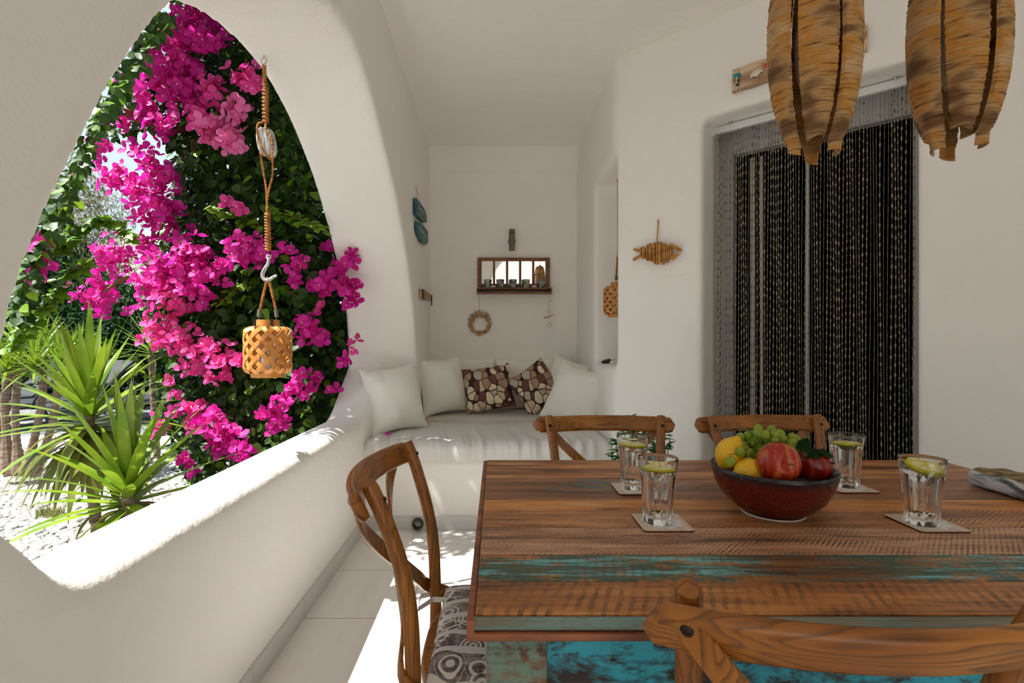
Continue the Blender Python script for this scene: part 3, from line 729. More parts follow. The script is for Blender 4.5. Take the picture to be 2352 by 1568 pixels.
# ------------------------------------------------------------------ marble slab on the table
t = NT('banded_marble'); v = t.map((3,3,18), (.12,0,0)); n = t.noise(v, 1.1, 6, .6, 1.0)
mc = t.ramp(n, [(.34, lin(40,48,54)), (.44, lin(120,128,134)), (.5, lin(214,216,222)), (.7, lin(196,198,204))])
geo = t.n('NewGeometry'); sz = t.n('SeparateXYZ'); t.l(geo.outputs['Normal'], sz.inputs[0])
tp = t.mix(t.val(t.noise(t.map(), 22, 5), .4, .6), lin(170,140,90), lin(80,70,50))
M['marble'] = t.bsdf(t.mix(t.val(sz.outputs[2], .82, .93), mc, tp), .7, t.noise(t.map(), 60, 4), .8, .01)
mb = MB(); A = Vector((1.278, 1.395)); 
def slab(u, v):
    s = v; a = 2*PI*u; ca, sa = math.cos(a), math.sin(a); ca = math.copysign(abs(ca)**.45, ca); sa = math.copysign(abs(sa)**.45, sa)
    end = min(1, (1-abs(2*s-1))*14)**.5; x = 1.335-.012*s+ca*.062*end; y = 1.40-.52*s; z = TZ+.024+sa*.0235*(end if sa > 0 else 1)
    q = noise.noise(Vector((x*30, y*30, z*30)))*.004; return (x+q, y+q, max(TZ+.0005, z+q*(sa > 0)))
mb.grid(slab, 28, 60, wrapu=True); o = mb.build('marble_slab', 'marble', smooth=50); own(o, (1.33, 1.14, TZ)); tag(o, 'rough slab of blue and white banded marble at the right table edge', 'stone')

# ------------------------------------------------------------------ pendant lamps
t = NT('raffia'); n = t.noise(t.map((14,14,230)), 1, 5, .65); big = t.noise(t.map((7,7,13)), 1, 2)
rc = t.ramp(big, [(.36, lin(120,82,46)), (.45, lin(190,150,100)), (.54, lin(196,134,50)), (.64, lin(208,172,124))])
rc = t.mix(t.math('MULTIPLY', t.val(n, .52, .66), .85), rc, lin(66,40,20))
t.bsdf(rc, .75, n, .8, .004); M['raffia'] = t.translucent(rc, .12)
t = NT('opal_glass'); t.bsdf((.8,.78,.72,1), .3); M['opal'] = t.translucent((.8,.78,.72,1), .4)
def lamp(label, x, y, zc, rot, seed):
    random.seed(seed); L = thing('pendant_lamp', label, 'lamp', (x, y, zc), rot, 'woven pendant lamps over the table')
    H = .235; L.scale = (.9, .9, .9)
    def rad(q): return .080*math.sqrt(max(.0, 1-(abs(q)**2.2)*.72))
    for k in range(6):
        a0 = 2*PI*k/6; low = -H*random.uniform(.92, 1.02)-(.03 if k % 2 else 0); outw = .007 if k % 2 else -.003
        tw = random.uniform(-.05, .05); sk = random.uniform(-.02, .02); rows = 120; cols = 9; V = []
        for sgn in (0, 1):
            for j in range(rows+1):
                q = j/rows; z = low+(H-low)*q; f = z/H; R = rad(max(-1, min(1, f)))+outw-(.02*max(0, -f-.95) if k % 2 else 0)
                wd = .0405*math.sqrt(max(.16, 1-(abs(f*.90))**2.4))*(1 if f > 0 else 1+.12*f)*.97; wd += random.uniform(-.0016, .0016)
                rr = .0015*math.sin(j*PI)+(.0012 if j % 2 else -.0008)+random.uniform(-.0006, .0006)
                for i in range(cols):
                    s = -1+2*i/(cols-1); off = s*wd; bulge = .013*(1-s*s)
                    r_ = R*(1 if f > .3 else 1)+bulge+(rr if sgn == 0 else -.0045)-(.004*abs(s) if sgn else 0)
                    zz = z+sk*s*.4+.006*s*s*(1 if f > 0 else -1)*.3
                    V.append((r_*math.cos(a0+tw)-off*math.sin(a0+tw), r_*math.sin(a0+tw)+off*math.cos(a0+tw), zz))
        N = (rows+1)*cols; Fs = []
        for sgn in (0, 1):
            for j in range(rows):
                for i in range(cols-1):
                    a = sgn*N+j*cols+i; q = (a, a+1, a+cols+1, a+cols); Fs.append(q if sgn == 0 else q[::-1])
        for j in range(rows):
            for i in (0, cols-1):
                a = j*cols+i; Fs.append((a, a+cols, N+a+cols, N+a))
        for j in (0, rows):
            for i in range(cols-1):
                a = j*cols+i; Fs.append((a, a+1, N+a+1, N+a))
        mb = MB(); mb.add(V, Fs); mb.build('raffia_petal', 'raffia', L, smooth=50)
    mb = MB(); mb.ell((0,0,-.01), (.038,.038,.12), 24, 16); mb.build('bulb', 'opal', L, smooth=180)
    mb = MB(); mb.lathe([(.001,H-.03),(.05,H-.03),(.055,H-.01),(.03,H+.01),(.008,H+.03),(.001,H+.03)], 20); mb.build('cap', 'raffia', L)
    mb = MB(); mb.tube([(0,0,H+.02), (0,0,(CEIL-.03-zc)/.9)], .003, 8); mb.build('cable', 'black', L)
    mb = MB(); mb.lathe([(r_, (CEIL-q_-zc)/.9) for r_, q_ in ((.001,.04),(.04,.035),(.05,.002),(.001,.002))], 20); mb.build('ceiling_rose', 'white', L)
    return L
lamp('barrel-shaped woven raffia pendant lamp hanging in front of the bead curtain', .668, 1.08, 1.775, math.atan2(-1.2, -.742)+.12, 5)
lamp('barrel-shaped woven raffia pendant lamp furthest right, in front of the bare wall', .966, 1.08, 1.789, math.atan2(-1.2, -1.073)+.30, 9)

# ------------------------------------------------------------------ mattresses and pillows
def mattress(mb, x0, x1, y0, y1, z0, z1, wr, seed, nx=150):
    ring = []; r = .055; ny = 26
    # section from the back, over the top, down the front, underneath
    sec = [(y1, z0, 0), (y1, z1-r, 0)]+[(y1-r+r*math.cos(a), z1-r+r*math.sin(a), .2) for a in (PI/6, PI/3)]
    sec += [(y1-r-(y1-y0-2*r)*k/ny, z1, .25+.5*(k/ny)**4) for k in range(ny+1)]
    sec += [(y0+r-r*math.sin(a), z1-r+r*math.cos(a), 1) for a in [PI/2*q/7 for q in range(1, 8)]]
    sec += [(y0, z1-r-(z1-r-z0)*q/4, .9*(1-q/5)) for q in range(1, 5)]
    def fn(u, v):
        i = round(v*(len(sec)-1)); y, z, a = sec[i]; x = x0+(x1-x0)*u
        e = min(1, min(u, 1-u)*(x1-x0)/r); e = (1-(1-e)**2)**.5
        f = 1.1*noise.noise(Vector((x*17+seed+(y-y0)*2.2, y*1.2, z*2.0)))*1.0+.6*noise.noise(Vector((x*38+seed+(y-y0)*5, y*1.5+4, z*3)))
        f = abs(f)**.8*math.copysign(1, f)
        dz = wr*f*a; dy = -wr*f*a if i > ny+5 else 0
        zz = z0+(z-z0)*(e*.35+.65) if z > z0 else z
        return (x, y+dy, zz+dz*(i <= ny+11)+.004*noise.noise(Vector((x*4, y*4, seed))))
    mb.grid(fn, nx, len(sec))
    v = mb.v; n = nx; ns = len(sec); f = []
    f.append(tuple(j*n for j in range(ns))); f.append(tuple(j*n+n-1 for j in range(ns))[::-1])
    for i in range(nx-1): f.append((i, i+1, (ns-1)*n+i+1, (ns-1)*n+i))
    mb.add([], []); mb.f += f; mb.mi += [0]*len(f)
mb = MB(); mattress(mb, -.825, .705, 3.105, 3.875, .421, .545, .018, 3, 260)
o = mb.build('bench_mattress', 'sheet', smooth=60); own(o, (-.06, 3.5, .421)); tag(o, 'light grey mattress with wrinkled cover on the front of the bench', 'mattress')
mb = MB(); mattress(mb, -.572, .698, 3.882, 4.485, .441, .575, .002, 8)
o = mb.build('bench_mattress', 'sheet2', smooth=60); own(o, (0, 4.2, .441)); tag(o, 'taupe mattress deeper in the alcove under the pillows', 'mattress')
def pillow(name, label, cat, mat, c, w, h, t, nrm, roll, e=2.1, wr=.10, seed=1, corner=.11, group=None):
    nrm = Vector(nrm).normalized(); up = Vector((0,0,1)); up = (up-nrm*up.dot(nrm)).normalized(); sd = up.cross(nrm)
    R = Matrix((sd, up, nrm)).transposed() @ Matrix.Rotation(roll, 3, 'Z')
    mb = MB(); puff(mb, w, h, t, e, 44, 44, wr, seed, T=R.to_4x4(), corner=corner)
    # piping seam along the edge
    ln = []
    for k in range(96):
        a = k/96*4; sgn = int(a); f = a-sgn; f = 2*f-1
        u, v = ((f, -1), (1, f), (-f, 1), (-1, -f))[sgn]
        ln.append(R @ Vector((u*w/2*(1-corner*(1-v*v)*abs(u)), v*h/2*(1-corner*(1-u*u)*abs(v)), 0)))
    o = mb.build(name, mat, smooth=75); o.location = c
    s = MB(); s.tube(ln, .0022, 5, closed=True); s.build('piping', mat, o)
    return tag(o, label, cat, group)
GP = 'pillows on the alcove bench'
pillow('pillow', 'off-white pillow on the front mattress against the left pier, nearest the low wall', 'pillow', 'pillow', (-.700, 3.50, .760), .44, .46, .25, (.66,-.70,.28), .06, seed=2, group=GP)
pillow('pillow', 'off-white pillow leaning on the left alcove wall beside the pebble print pillows', 'pillow', 'pillow', (-.425, 4.06, .80), .42, .45, .24, (.62,-.76,.22), .05, seed=5, group=GP)
pillow('pillow', 'off-white pillow in the back right corner, partly behind another white pillow', 'pillow', 'pillow', (.560, 4.10, .79), .42, .45, .22, (-.62,-.75,.25), -.25, seed=7, group=GP)
pillow('pillow', 'off-white pillow furthest right, its lower corner resting on the front mattress', 'pillow', 'pillow', (.580, 3.70, .755), .44, .45, .22, (-.45,-.84,.30), -.28, seed=9, group=GP)
for k, (x, lb) in enumerate(((-.33, 'long off-white back cushion on the left half of the back wall'), (.32, 'long off-white back cushion on the right half of the back wall'))):
    pillow('back_cushion', lb, 'cushion', 'pillow', (x, 4.38, .79), .64, .42, .14, (0,-1,.16), .02, 3.5, .05, 20+k, .04)
t = NT('pebble_print'); v = t.map((1,1,1), (.3,.4,.2)); d1 = t.n('TexVoronoi'); d1.inputs['Scale'].default_value = 13; d1.inputs['Randomness'].default_value = .9; nz = t.n('Mapping'); t.l(v, nz.inputs[0]); nz.inputs['Scale'].default_value = (1.3,.8,1); t.l(nz.outputs[0], d1.inputs['Vector'])
e1 = t.n('TexVoronoi'); e1.feature = 'DISTANCE_TO_EDGE'; e1.inputs['Scale'].default_value = 13; e1.inputs['Randomness'].default_value = .9; t.l(nz.outputs[0], e1.inputs['Vector'])
sc = t.n('SeparateColor'); t.l(d1.outputs['Color'], sc.inputs[0])
mk_ = t.math('MULTIPLY', t.val(e1.outputs['Distance'], .02, .07), t.val(d1.outputs['Distance'], .56, .46) if False else t.math('LESS_THAN', d1.outputs['Distance'], .66))
pc = t.ramp(sc.outputs[0], [(.0, lin(112,72,62)), (.22, lin(176,140,118)), (.4, lin(214,188,160)), (.6, lin(196,182,172)), (.8, lin(236,218,186))], 'CONSTANT')
pc = t.mix(t.math('MULTIPLY', t.val(t.noise(t.map(), 70, 4), .45, .7), .35), pc, lin(90,60,50))
M['pebbleprint'] = t.bsdf(t.mix(mk_, lin(56,34,24), pc), .85)
pillow('printed_pillow', 'square pillow with brown and cream pebble print, left of the two', 'pillow', 'pebbleprint', (-.065, 4.13, .775), .40, .37, .17, (.10,-.94,.35), .14, 2.4, .07, 31, .08, GP)
pillow('printed_pillow', 'pebble print pillow standing on its corner, right of the two', 'pillow', 'pebbleprint', (.318, 4.10, .785), .355, .355, .16, (-.05,-.95,.28), .62, 2.4, .07, 35, .08, GP)

# ------------------------------------------------------------------ mirror shelf and what stands on it
def bpx(px, py, d=0): return P(px, py, YB-d)
MX0, MX1 = bpx(1097,0).x, bpx(1262,0).x; MZ1, MZ0 = bpx(0,593).z, bpx(0,658).z
ms = thing('mirror_shelf', 'wooden wall mirror of five panes with a shelf below', 'mirror', ((MX0+MX1)/2, YB-.02, MZ0))
mb = MB(); fw = .03; mb.box(MX0, MX1, YB-.035, YB-.004, MZ1-fw, MZ1); mb.box(MX0, MX1, YB-.035, YB-.004, MZ0-.005, MZ0+.022)
mb.box(MX0, MX0+fw, YB-.034, YB-.005, MZ0+.020, MZ1-fw+.002); mb.box(MX1-fw, MX1, YB-.034, YB-.005, MZ0+.020, MZ1-fw+.002)
pw = (MX1-MX0-2*fw)/5
mb.build('frame', 'frame_wood', ms, world=True, smooth=0, bevel=.003)
for k in range(1, 5):
    mb = MB(); x = MX0+fw+pw*k; mb.box(x-.010, x+.010, YB-.034, YB-.006, MZ0+.02, MZ1-fw+.002); mb.build('glazing_bar', 'frame_wood', ms, world=True, smooth=0, bevel=.002)
for k in range(5):
    mb = MB(); x0 = MX0+fw+pw*k+.009; x1 = MX0+fw+pw*(k+1)-.009; za, zb = MZ0+.02, MZ1-fw; tl = .045*(zb-za)
    mb.hexa([(x0,YB-.016,za),(x0,YB-.016-tl,zb),(x0,YB-.005,za),(x0,YB-.005,zb),(x1,YB-.016,za),(x1,YB-.016-tl,zb),(x1,YB-.005,za),(x1,YB-.005,zb)])
    mb.build('mirror_pane', 'mirror', ms, world=True, smooth=0)
SZ = bpx(0, 661, .08).z; SB = bpx(0, 674, .08).z
mb = MB(); mb.box(MX0-.005, MX1+.012, YB-.11, YB-.003, SZ-.012, SZ); mb.box(MX0-.005, MX1+.012, YB-.11, YB-.003, SB, SB+.010)
mb.box(MX0-.0045, MX0+.008, YB-.1095, YB-.0035, SB+.009, SZ-.011); mb.box(MX1-.002, MX1+.0115, YB-.1095, YB-.0035, SB+.009, SZ-.011); mb.box(MX0, MX1, YB-.02, YB-.004, SB+.009, SZ-.011)
mb.build('shelf', 'frame_wood', ms, world=True, smooth=0, bevel=.002)
for nm, c in (('mosaic_a', lin(150,150,130)), ('mosaic_b', lin(60,90,50)), ('mosaic_c', lin(40,75,95)), ('mosaic_d', lin(130,135,165)), ('mosaic_e', lin(175,172,150))): M[nm] = simple(nm, c, .2)
M['grout'] = simple('cup_grout', lin(160,152,130), .7)
where = ['leftmost mosaic tile cup, in front of the first pane', 'second mosaic tile cup from the left on the mirror shelf', 'middle mosaic tile cup on the mirror shelf', 'fourth mosaic tile cup from the left on the mirror shelf', 'rightmost mosaic tile cup, in front of the reflected lamp']
for k, px in enumerate((1120, 1149, 1178, 1208, 1243)):
    random.seed(40+k); c = thing('mosaic_cup', where[k], 'cup', (bpx(px,0,.065).x, YB-.067, SZ+.001), 0, 'mosaic cups on the mirror shelf')
    mb = MB(); mb.lathe([(.001,0),(.024,0),(.034,.072),(.031,.072),(.022,.006),(.001,.005)], 24); mb.build('cup_body', 'grout', c)
    mb = MB()
    for r in range(4):
        for a in range(11):
            if random.random() < .08: continue
            a0 = 2*PI*(a+.08+.5*(r % 2)*0)/11; a1 = a0+2*PI/11*.84; z0 = .003+r*.0172; z1 = z0+.0148
            q = []
            for (aa, zz) in ((a0,z0),(a1,z0),(a1,z1),(a0,z1)):
                for dr in (.0002, .002): rr = .024+(.010)*zz/.072+dr; q.append((rr*math.cos(aa), rr*math.sin(aa), zz))
            mb.add(q, [(1,3,5,7), (0,6,4,2), (0,2,3,1), (2,4,5,3), (4,6,7,5), (6,0,1,7)], random.randrange(5))
    mb.build('mosaic_tiles', ['mosaic_a','mosaic_b','mosaic_c','mosaic_d','mosaic_e'], c, smooth=0)
for px, lb in ((1133, 'small white shell on the mirror shelf between the first two cups'), (1227, 'small white shell on the mirror shelf between the last two cups')):
    mb = MB(); mb.ell((0,0,0), (.024,.018,.010), 16, 8); o = mb.build('seashell', 'shell', smooth=180); o.location = (bpx(px,0,.08).x, YB-.085, SZ+.0095); tag(o, lb, 'shell', 'shells on the mirror shelf')
# wall lamp
wl = thing('wall_lamp', 'grey cylindrical up-and-down wall lamp above the mirror', 'lamp', bpx(1176, 551, .0))
z1, z0 = bpx(0,527,.07).z, bpx(0,575,.07).z; cx = bpx(1176,0,.07).x; rr = .0265
for nm, a, b in (('upper_ring', z1-.032, z1), ('lamp_tube', z0+.045, z1-.034), ('lower_ring', z0, z0+.043)):
    mb = MB(); mb.lathe([(.001,a),(rr,a),(rr,b),(.001,b)], 24, c=(cx, YB-.07, 0)); mb.build(nm, 'lampgrey', wl, world=True, smooth=30, bevel=.001)
mb = MB(); mb.lathe([(.001,0),(.034,0),(.034,.02),(.001,.024)], 24, T=Matrix.Translation((cx, YB-.001, (z0+z1)/2)) @ Matrix.Rotation(PI/2, 4, 'X')); mb.tube([(cx,YB-.02,(z0+z1)/2), (cx,YB-.06,(z0+z1)/2)], .012, 10); mb.build('wall_mount', 'lampgrey', wl, world=True)
# driftwood wreath
wr = thing('driftwood_wreath', 'round wreath of short driftwood pieces hanging below the mirror shelf', 'wreath', bpx(1102, 743, .03))
random.seed(21); cw = bpx(1102, 743, .025)
for k in range(44):
    a = 2*PI*k/44+random.uniform(-.03, .03); R = .084*random.uniform(.94, 1.06); L = random.uniform(.035, .062)*(1.15 if math.sin(a) > .3 else .8)
    c = cw+Vector((math.cos(a)*R, random.uniform(-.006, .006), math.sin(a)*R)); d = Vector((math.cos(a+random.uniform(-.5, .1)), random.uniform(-.2, .2), math.sin(a+random.uniform(-.5, .1)))).normalized()
    mb = MB(); mb.tube([c-d*L/2, c-d*L*.2+Vector((.001,0,.001)), c+d*L/2], [.0055,.0068,.0048], 6, flat=(1,.75)); mb.build('driftwood_piece', 'drift', wr, world=True, smooth=50)
mb = MB(); mb.tube([bpx(1101,676,.1), bpx(1101,700,.06), cw+Vector((0,0,.084))], .0018, 6); mb.build('string', 'string', wr, world=True)
# shell mobile
sm = thing('shell_mobile', 'string of shells, starfish and driftwood hanging from the right end of the mirror shelf', 'mobile', bpx(1261, 700, .05))
xm = bpx(1261,0,.05).x; zz = lambda y: bpx(0,y,.05).z; ym = YB-.05
mb = MB(); mb.tube([(xm,YB-.1,zz(673)), (xm,ym,zz(690)), (xm+.002,ym,zz(735))], .0012, 5); mb.build('string', 'string', sm, world=True)
for dx, y, r in ((.012,690,.013), (-.014,699,.010), (.002,693,.008)):
    mb = MB(); mb.ell((xm+dx, ym, zz(y)), (r*1.2,.007,r*.6), 10, 6, rot=Matrix.Rotation(.3, 3, 'Y')); mb.build('small_shell', 'shell', sm, world=True, smooth=180)
mb = MB()
for k in range(5):
    a = PI/2+2*PI*k/5+.3; mb.tube([(xm,ym,zz(714)), (xm+.036*math.cos(a), ym, zz(714)+.036*math.sin(a))], [.005,.0015], 6)
mb.build('starfish', 'shell', sm, world=True)
mb = MB(); mb.tube([(xm-.045,ym,zz(730)), (xm,ym,zz(727)), (xm+.045,ym,zz(722))], [.005,.0065,.004], 8); mb.build('driftwood_piece', 'drift', sm, world=True)
mb = MB(); pts = []
for k in range(40):
    a = -PI/2+2.6*2*PI*k/40; r = .004+.020*(k/39); pts.append((xm+.001+r*math.cos(a), ym, zz(747)+r*math.sin(a)))
mb.tube(pts, [.001+.003*k/39 for k in range(40)], 6); mb.build('spiral_shell', 'shell', sm, world=True)

# ------------------------------------------------------------------ ornaments on the left alcove wall (plane X=-.58)
XL = -.578
def lpx(px, py, d=0):
    X = XL+d; Y = X*F/(px-CX); return Vector((X, Y, HC+(CY-py)/F*Y))
sg = thing('painted_sign', 'two dark turquoise wooden boards hanging one under the other on the left alcove wall', 'sign', lpx(958, 500))
def lpoly(mb, pts, d0, d1, m=0):
    q = [(lpx(a, b).y, lpx(a, b).z) for a, b in pts]; n = len(q)
    v = [(XL+d0, y, z) for y, z in q]+[(XL+d1, y, z) for y, z in q]
    mb.add(v, [tuple(range(n)), tuple(range(n, 2*n))[::-1]]+[(i, (i+1) % n, n+(i+1) % n, n+i) for i in range(n)], m)
mb = MB(); lpoly(mb, [(948,454),(955,463),(966,478),(972,493),(973,511),(967,511),(957,502),(948,492)], .004, .028); b1 = mb.build('board', 'turq', sg, world=True, smooth=0, bevel=.003)
mb = MB(); lpoly(mb, [(951,508),(958,511),(970,523),(976,532),(976,556),(972,562),(962,556),(955,541),(951,527)], .004, .026); b2 = mb.build('board', 'turq', sg, world=True, smooth=0, bevel=.003)
def strokes(par, lst, d):
    mb = MB()
    for st in lst: mb.tube([lpx(a, b, 0)+Vector((d, 0, 0)) for a, b in st], .0022, 4)
    mb.build('lettering', 'scrawl', par, world=True)
strokes(b1, [[(952.5,476),(953,471),(954.5,474),(954,481),(956,478),(957,482),(958,479),(959.5,485),(961,481),(961,490),(963,486),(964,493),(966,488),(967.5,496),(969,494)]], .029)
strokes(b2, [[(955.5,524),(956.5,519),(957,529),(959,526),(960.5,533),(962,528),(963,537),(965,532),(966,541),(968,537),(969.5,546),(971,540),(973,549)]], .027)
mb = MB(); top = lpx(954, 429, 0)+Vector((.006,0,0)); mb.tube([lpx(952,456)+Vector((.015,0,0)), top, lpx(964,476)+Vector((.015,0,0))], .0014, 5); mb.tube([lpx(952,500)+Vector((.015,0,0)), lpx(953,510)+Vector((.015,0,0))], .0014, 5); mb.tube([lpx(970,508)+Vector((.015,0,0)), lpx(969,525)+Vector((.015,0,0))], .0014, 5); mb.ell(top, .004, 8, 6); mb.build('string', 'string', sg, world=True)
ks = thing('key_holder', 'small driftwood key holder with beads low on the left alcove wall', 'key holder', lpx(975, 680))
mb = MB(); lpoly(mb, [(962,664),(975,669),(989,677),(988,690),(974,688),(962,685)], .002, .016); mb.build('board', 'drift', ks, world=True, smooth=0, bevel=.002)
for px, mt, y0, y1 in ((964, 'basalt', 665, 685), (967, 'basalt', 666, 686), (971, 'rope', 667, 688)):
    mb = MB()
    for k in range(6): mb.ell(lpx(px, y0+(y1-y0)*k/5)+Vector((.020,0,0)), .0055, 8, 6)
    mb.build('bead_row', mt, ks, world=True, smooth=180)
mb = MB(); mb.tube([lpx(986,680)+Vector((.02,0,0)), lpx(986,702)+Vector((.02,0,0))], .005, 8); mb.build('blue_tassel', simple('blue_cord', lin(25,70,130), .8), ks, world=True)

# ------------------------------------------------------------------ fish and driftwood board on the angled wall
def wd(px, py, d=.01): s, z = wall_px(px, py, 0); return wp(s, -d, z)
fs = thing('driftwood_fish', 'fish made of threaded driftwood slats hanging on the white wall left of the door', 'ornament', wd(1513, 582, .03))
random.seed(4); fx = lambda px: wall_px(px, 582)[0]; 
hs = [(1477,11),(1482,15),(1487,14),(1492,19),(1497,21),(1501,17),(1505,22),(1510,25),(1515,27),(1519,22),(1523,24),(1528,25),(1533,22),(1537,21),(1541,17),(1546,14)]
sc = wp(fx(1510), 0, 0).y/F
for k, (px, h) in enumerate(hs):
    s = fx(px); zc = wall_px(px, 582+random.uniform(-2, 2)+(1 if k % 2 else -1))[1]; hh = h*sc*1.0; z0, z1 = zc-hh, zc+hh
    mb = MB(); a = .004; d0 = .010+random.uniform(0, .004); d1 = d0+.024*random.uniform(.9, 1.3); e = .004
    v = []
    for ss in (s-a, s+a):
        for d, z in ((d0, z0+e), (d1, z0), (d1+.002, (z0+z1)/2), (d1, z1), (d0, z1-e)): v.append(wp(ss, -d, z))
    mb.add(v, [(0,1,2,3,4), (9,8,7,6,5)]+[(i, (i+1) % 5, 5+(i+1) % 5, 5+i) for i in range(5)])
    mb.build('driftwood_slat', 'fish_wood', fs, world=True, smooth=0, bevel=.0025)
def wbar(name, a, b, wdt, th, par, mat='fish_wood', d=.02):
    mb = MB(); A_, B_ = wd(*a, d), wd(*b, d); mb.tube([A_, B_], 1, 4, flat=(wdt*.7, th*.7), up=(B_-A_).cross(Vector((NB.x, NB.y, 0)))); return mb.build(name, mat, par, world=True, smooth=0, bevel=.003)
wbar('tail_fin', (1459,573), (1479,579), .017, .010, fs); wbar('tail_fin', (1459,598), (1479,587), .019, .010, fs, d=.026)
wbar('head_piece', (1543,562), (1567,577), .017, .012, fs, d=.018); wbar('head_piece', (1547,596), (1563,583), .020, .012, fs, d=.028)
mb = MB(); mb.tube([wd(1512,508,.006), wd(1512,556,.02)], .0022, 6); mb.tube([wd(1513.5,508,.006), wd(1513,556,.02)], .0015, 6); mb.ell(wd(1512.5,507,.005), .006, 8, 6); mb.build('string', 'string', fs, world=True)

db = thing('driftwood_board', 'driftwood board with sea glass and scallop shell above the door', 'ornament', wd(1838, 140, .01))
s0_, za = wall_px(1684, 190); s1_, zb = wall_px(1993, 90)
t = NT('bleached_board'); M['board'] = t.bsdf(t.mix(t.val(t.noise(t.map((4,4,26)), 1, 5), .4, .6), lin(214,188,156), lin(160,128,98)), .85, t.noise(t.map((6,6,50)), 1, 4), .5, .004)
mb = MB(); v = []; hb = .058
for i in range(13):
    s = s0_+(s1_-s0_)*i/12; z = za+(zb-za)*i/12; j = .003*math.sin(i*2.1)
    for d, zq in ((.003, z-hb+j), (.018, z-hb+j), (.018, z+hb-j), (.003, z+hb-j)): v.append(wp(s, -d, zq))
f = [(i*4+k, i*4+(k+1) % 4, (i+1)*4+(k+1) % 4, (i+1)*4+k) for i in range(12) for k in range(4)]+[(3,2,1,0), (48,49,50,51)]
mb.add(v, f); mb.build('board', 'board', db, world=True, smooth=0, bevel=.002)
M['seaglass'] = simple('teal_sea_glass', lin(30,140,160), .35); M['redcoral'] = simple('coral_red', lin(205,90,80), .6)
mb = MB(); mb.ell(wd(1697,178,.026), (.022,.008,.012), 12, 8, rot=Matrix.Rotation(-.2, 3, 'Y')); mb.build('sea_glass', 'seaglass', db, world=True, smooth=180)
mb = MB(); mb.ell(wd(1968,72,.026), (.020,.008,.012), 12, 8, rot=Matrix.Rotation(-.6, 3, 'Y')); mb.build('sea_glass', 'seaglass', db, world=True, smooth=180)
mb = MB(); mb.ell(wd(1698,190,.025), (.009,.008,.010), 10, 8); mb.ell(wd(1697,199,.025), (.008,.008,.007), 10, 8); mb.build('dark_bead', 'basalt', db, world=True, smooth=180)
mb = MB(); mb.tube([wd(1697,162,.022), wd(1697,190,.03), wd(1697,202,.024)], .004, 6); mb.tube([wd(1697,202,.024), wd(1692,222,.012)], .002, 5); mb.tube([wd(1697,202,.024), wd(1706,217,.012)], .002, 5); mb.build('cord', simple('cream_cord', lin(214,196,170), .9), db, world=True)
mb = MB(); mb.ell(wd(1760,155,.024), (.012,.006,.012), 8, 6); mb.build('red_bead', 'redcoral', db, world=True, smooth=180)
# scallop shell
def scallop(u, v):
    a = -1.25+2.5*u; r = .040*v*(1-.10*abs(a)**2)*(1+.03*math.cos(a*26)); rr = .0016*math.cos(a*26)*v
    h = .014*math.sin(min(1, v*1.0)*PI)**.7+rr
    s, z = wall_px(1741, 178); a2 = a+PI/2+.25
    return wp(s+.004+r*math.cos(a2), -.019-h, z-.006+r*math.sin(a2))
mb = MB(); mb.grid(scallop, 60, 14); o = mb.build('scallop_shell', 'shell', db, world=True, smooth=180, fix=False)
sd = o.modifiers.new('sol', 'SOLIDIFY'); sd.thickness = .002

# ------------------------------------------------------------------ stones in the niche
for px, py, Y, r, mt, lb in ((1394, 827, 3.52, (.040,.030,.014), 'basalt', 'flat black stone on the niche sill'), (1408, 826, 3.44, (.022,.022,.012), 'white_stone', 'white pebble at the bottom of the niche pile'), (1409, 818, 3.44, (.016,.016,.010), 'white_stone', 'small white pebble resting on top in the niche')):
    mb = MB(); mb.ell((0,0,0), r, 16, 10, fn=lambda d: 1+.12*noise.noise(d*2), rot=Matrix.Rotation(-.2, 3, 'Y')); o = mb.build('stone', mt, smooth=180); o.location = P(px, py, Y)
    tag(o, lb, 'stone'); o.location.z = {'basalt': 1.0145}.get(mt, 1.0125 if 'bottom' in lb else 1.0335)
# drain spout in the bench face
dr = thing('drain_spout', 'dark round clay spout in the foot of the bench', 'spout', (0,0,0)); dr.location = P(959, 1203, 3.10)
p = P(959, 1203, 3.10)
mb = MB(); R_ = Matrix.Translation(Vector((p.x, 3.128, p.z-.002))) @ Matrix.Rotation(PI/2, 4, 'X')
mb.lathe([(.022,-.01),(.034,-.01),(.036,.02),(.031,.045),(.022,.045),(.020,.0)], 28, T=R_); mb.build('spout_rim', 'basalt', dr, world=True)
mb = MB(); mb.lathe([(.001,.0),(.0215,.0),(.0215,.004),(.001,.004)], 20, T=R_); mb.build('spout_hole', 'dark', dr, world=True)

# ------------------------------------------------------------------ potted herb behind the chair
random.seed(8)
hx, hy = .645, 2.32
pot = thing('potted_herb', 'leafy green herb in a grey pot on the floor behind the back left chair', 'plant', (hx, hy, 0))
mb = MB(); mb.lathe([(.001,0),(.11,0),(.15,.36),(.155,.385),(.14,.385),(.13,.34),(.001,.34)], 32); mb.build('pot', simple('grey_pot', lin(120,125,130), .6), pot)
mb = MB(); st = MB()
for k in range(46):
    a = random.uniform(0, 2*PI); r = random.uniform(.01, .09); b = Vector((r*math.cos(a), r*math.sin(a), .34)); tip = Vector((b.x*1.45+random.uniform(-.02,.02), b.y*1.6, .58+random.uniform(.0,.26)*(1-r*4)))
    path = spline([b, b.lerp(tip, .5)+Vector((0,0,.03)), tip], 5); st.tube(path, .0018, 5)
    for q in path[2:]:
        for j in range(4):
            aa = random.uniform(0, 2*PI); d = Vector((math.cos(aa), math.sin(aa), random.uniform(-.2,.5))); leafmesh(mb, q, d, Vector((0,0,1)), random.uniform(.024,.042), .018, curl=.15)
mb.build('leaves', leaf_mat('herb_leaf', lin(70,150,60), lin(50,120,45), .3), pot, fix=False, smooth=180); st.build('stems', 'leaf', pot)

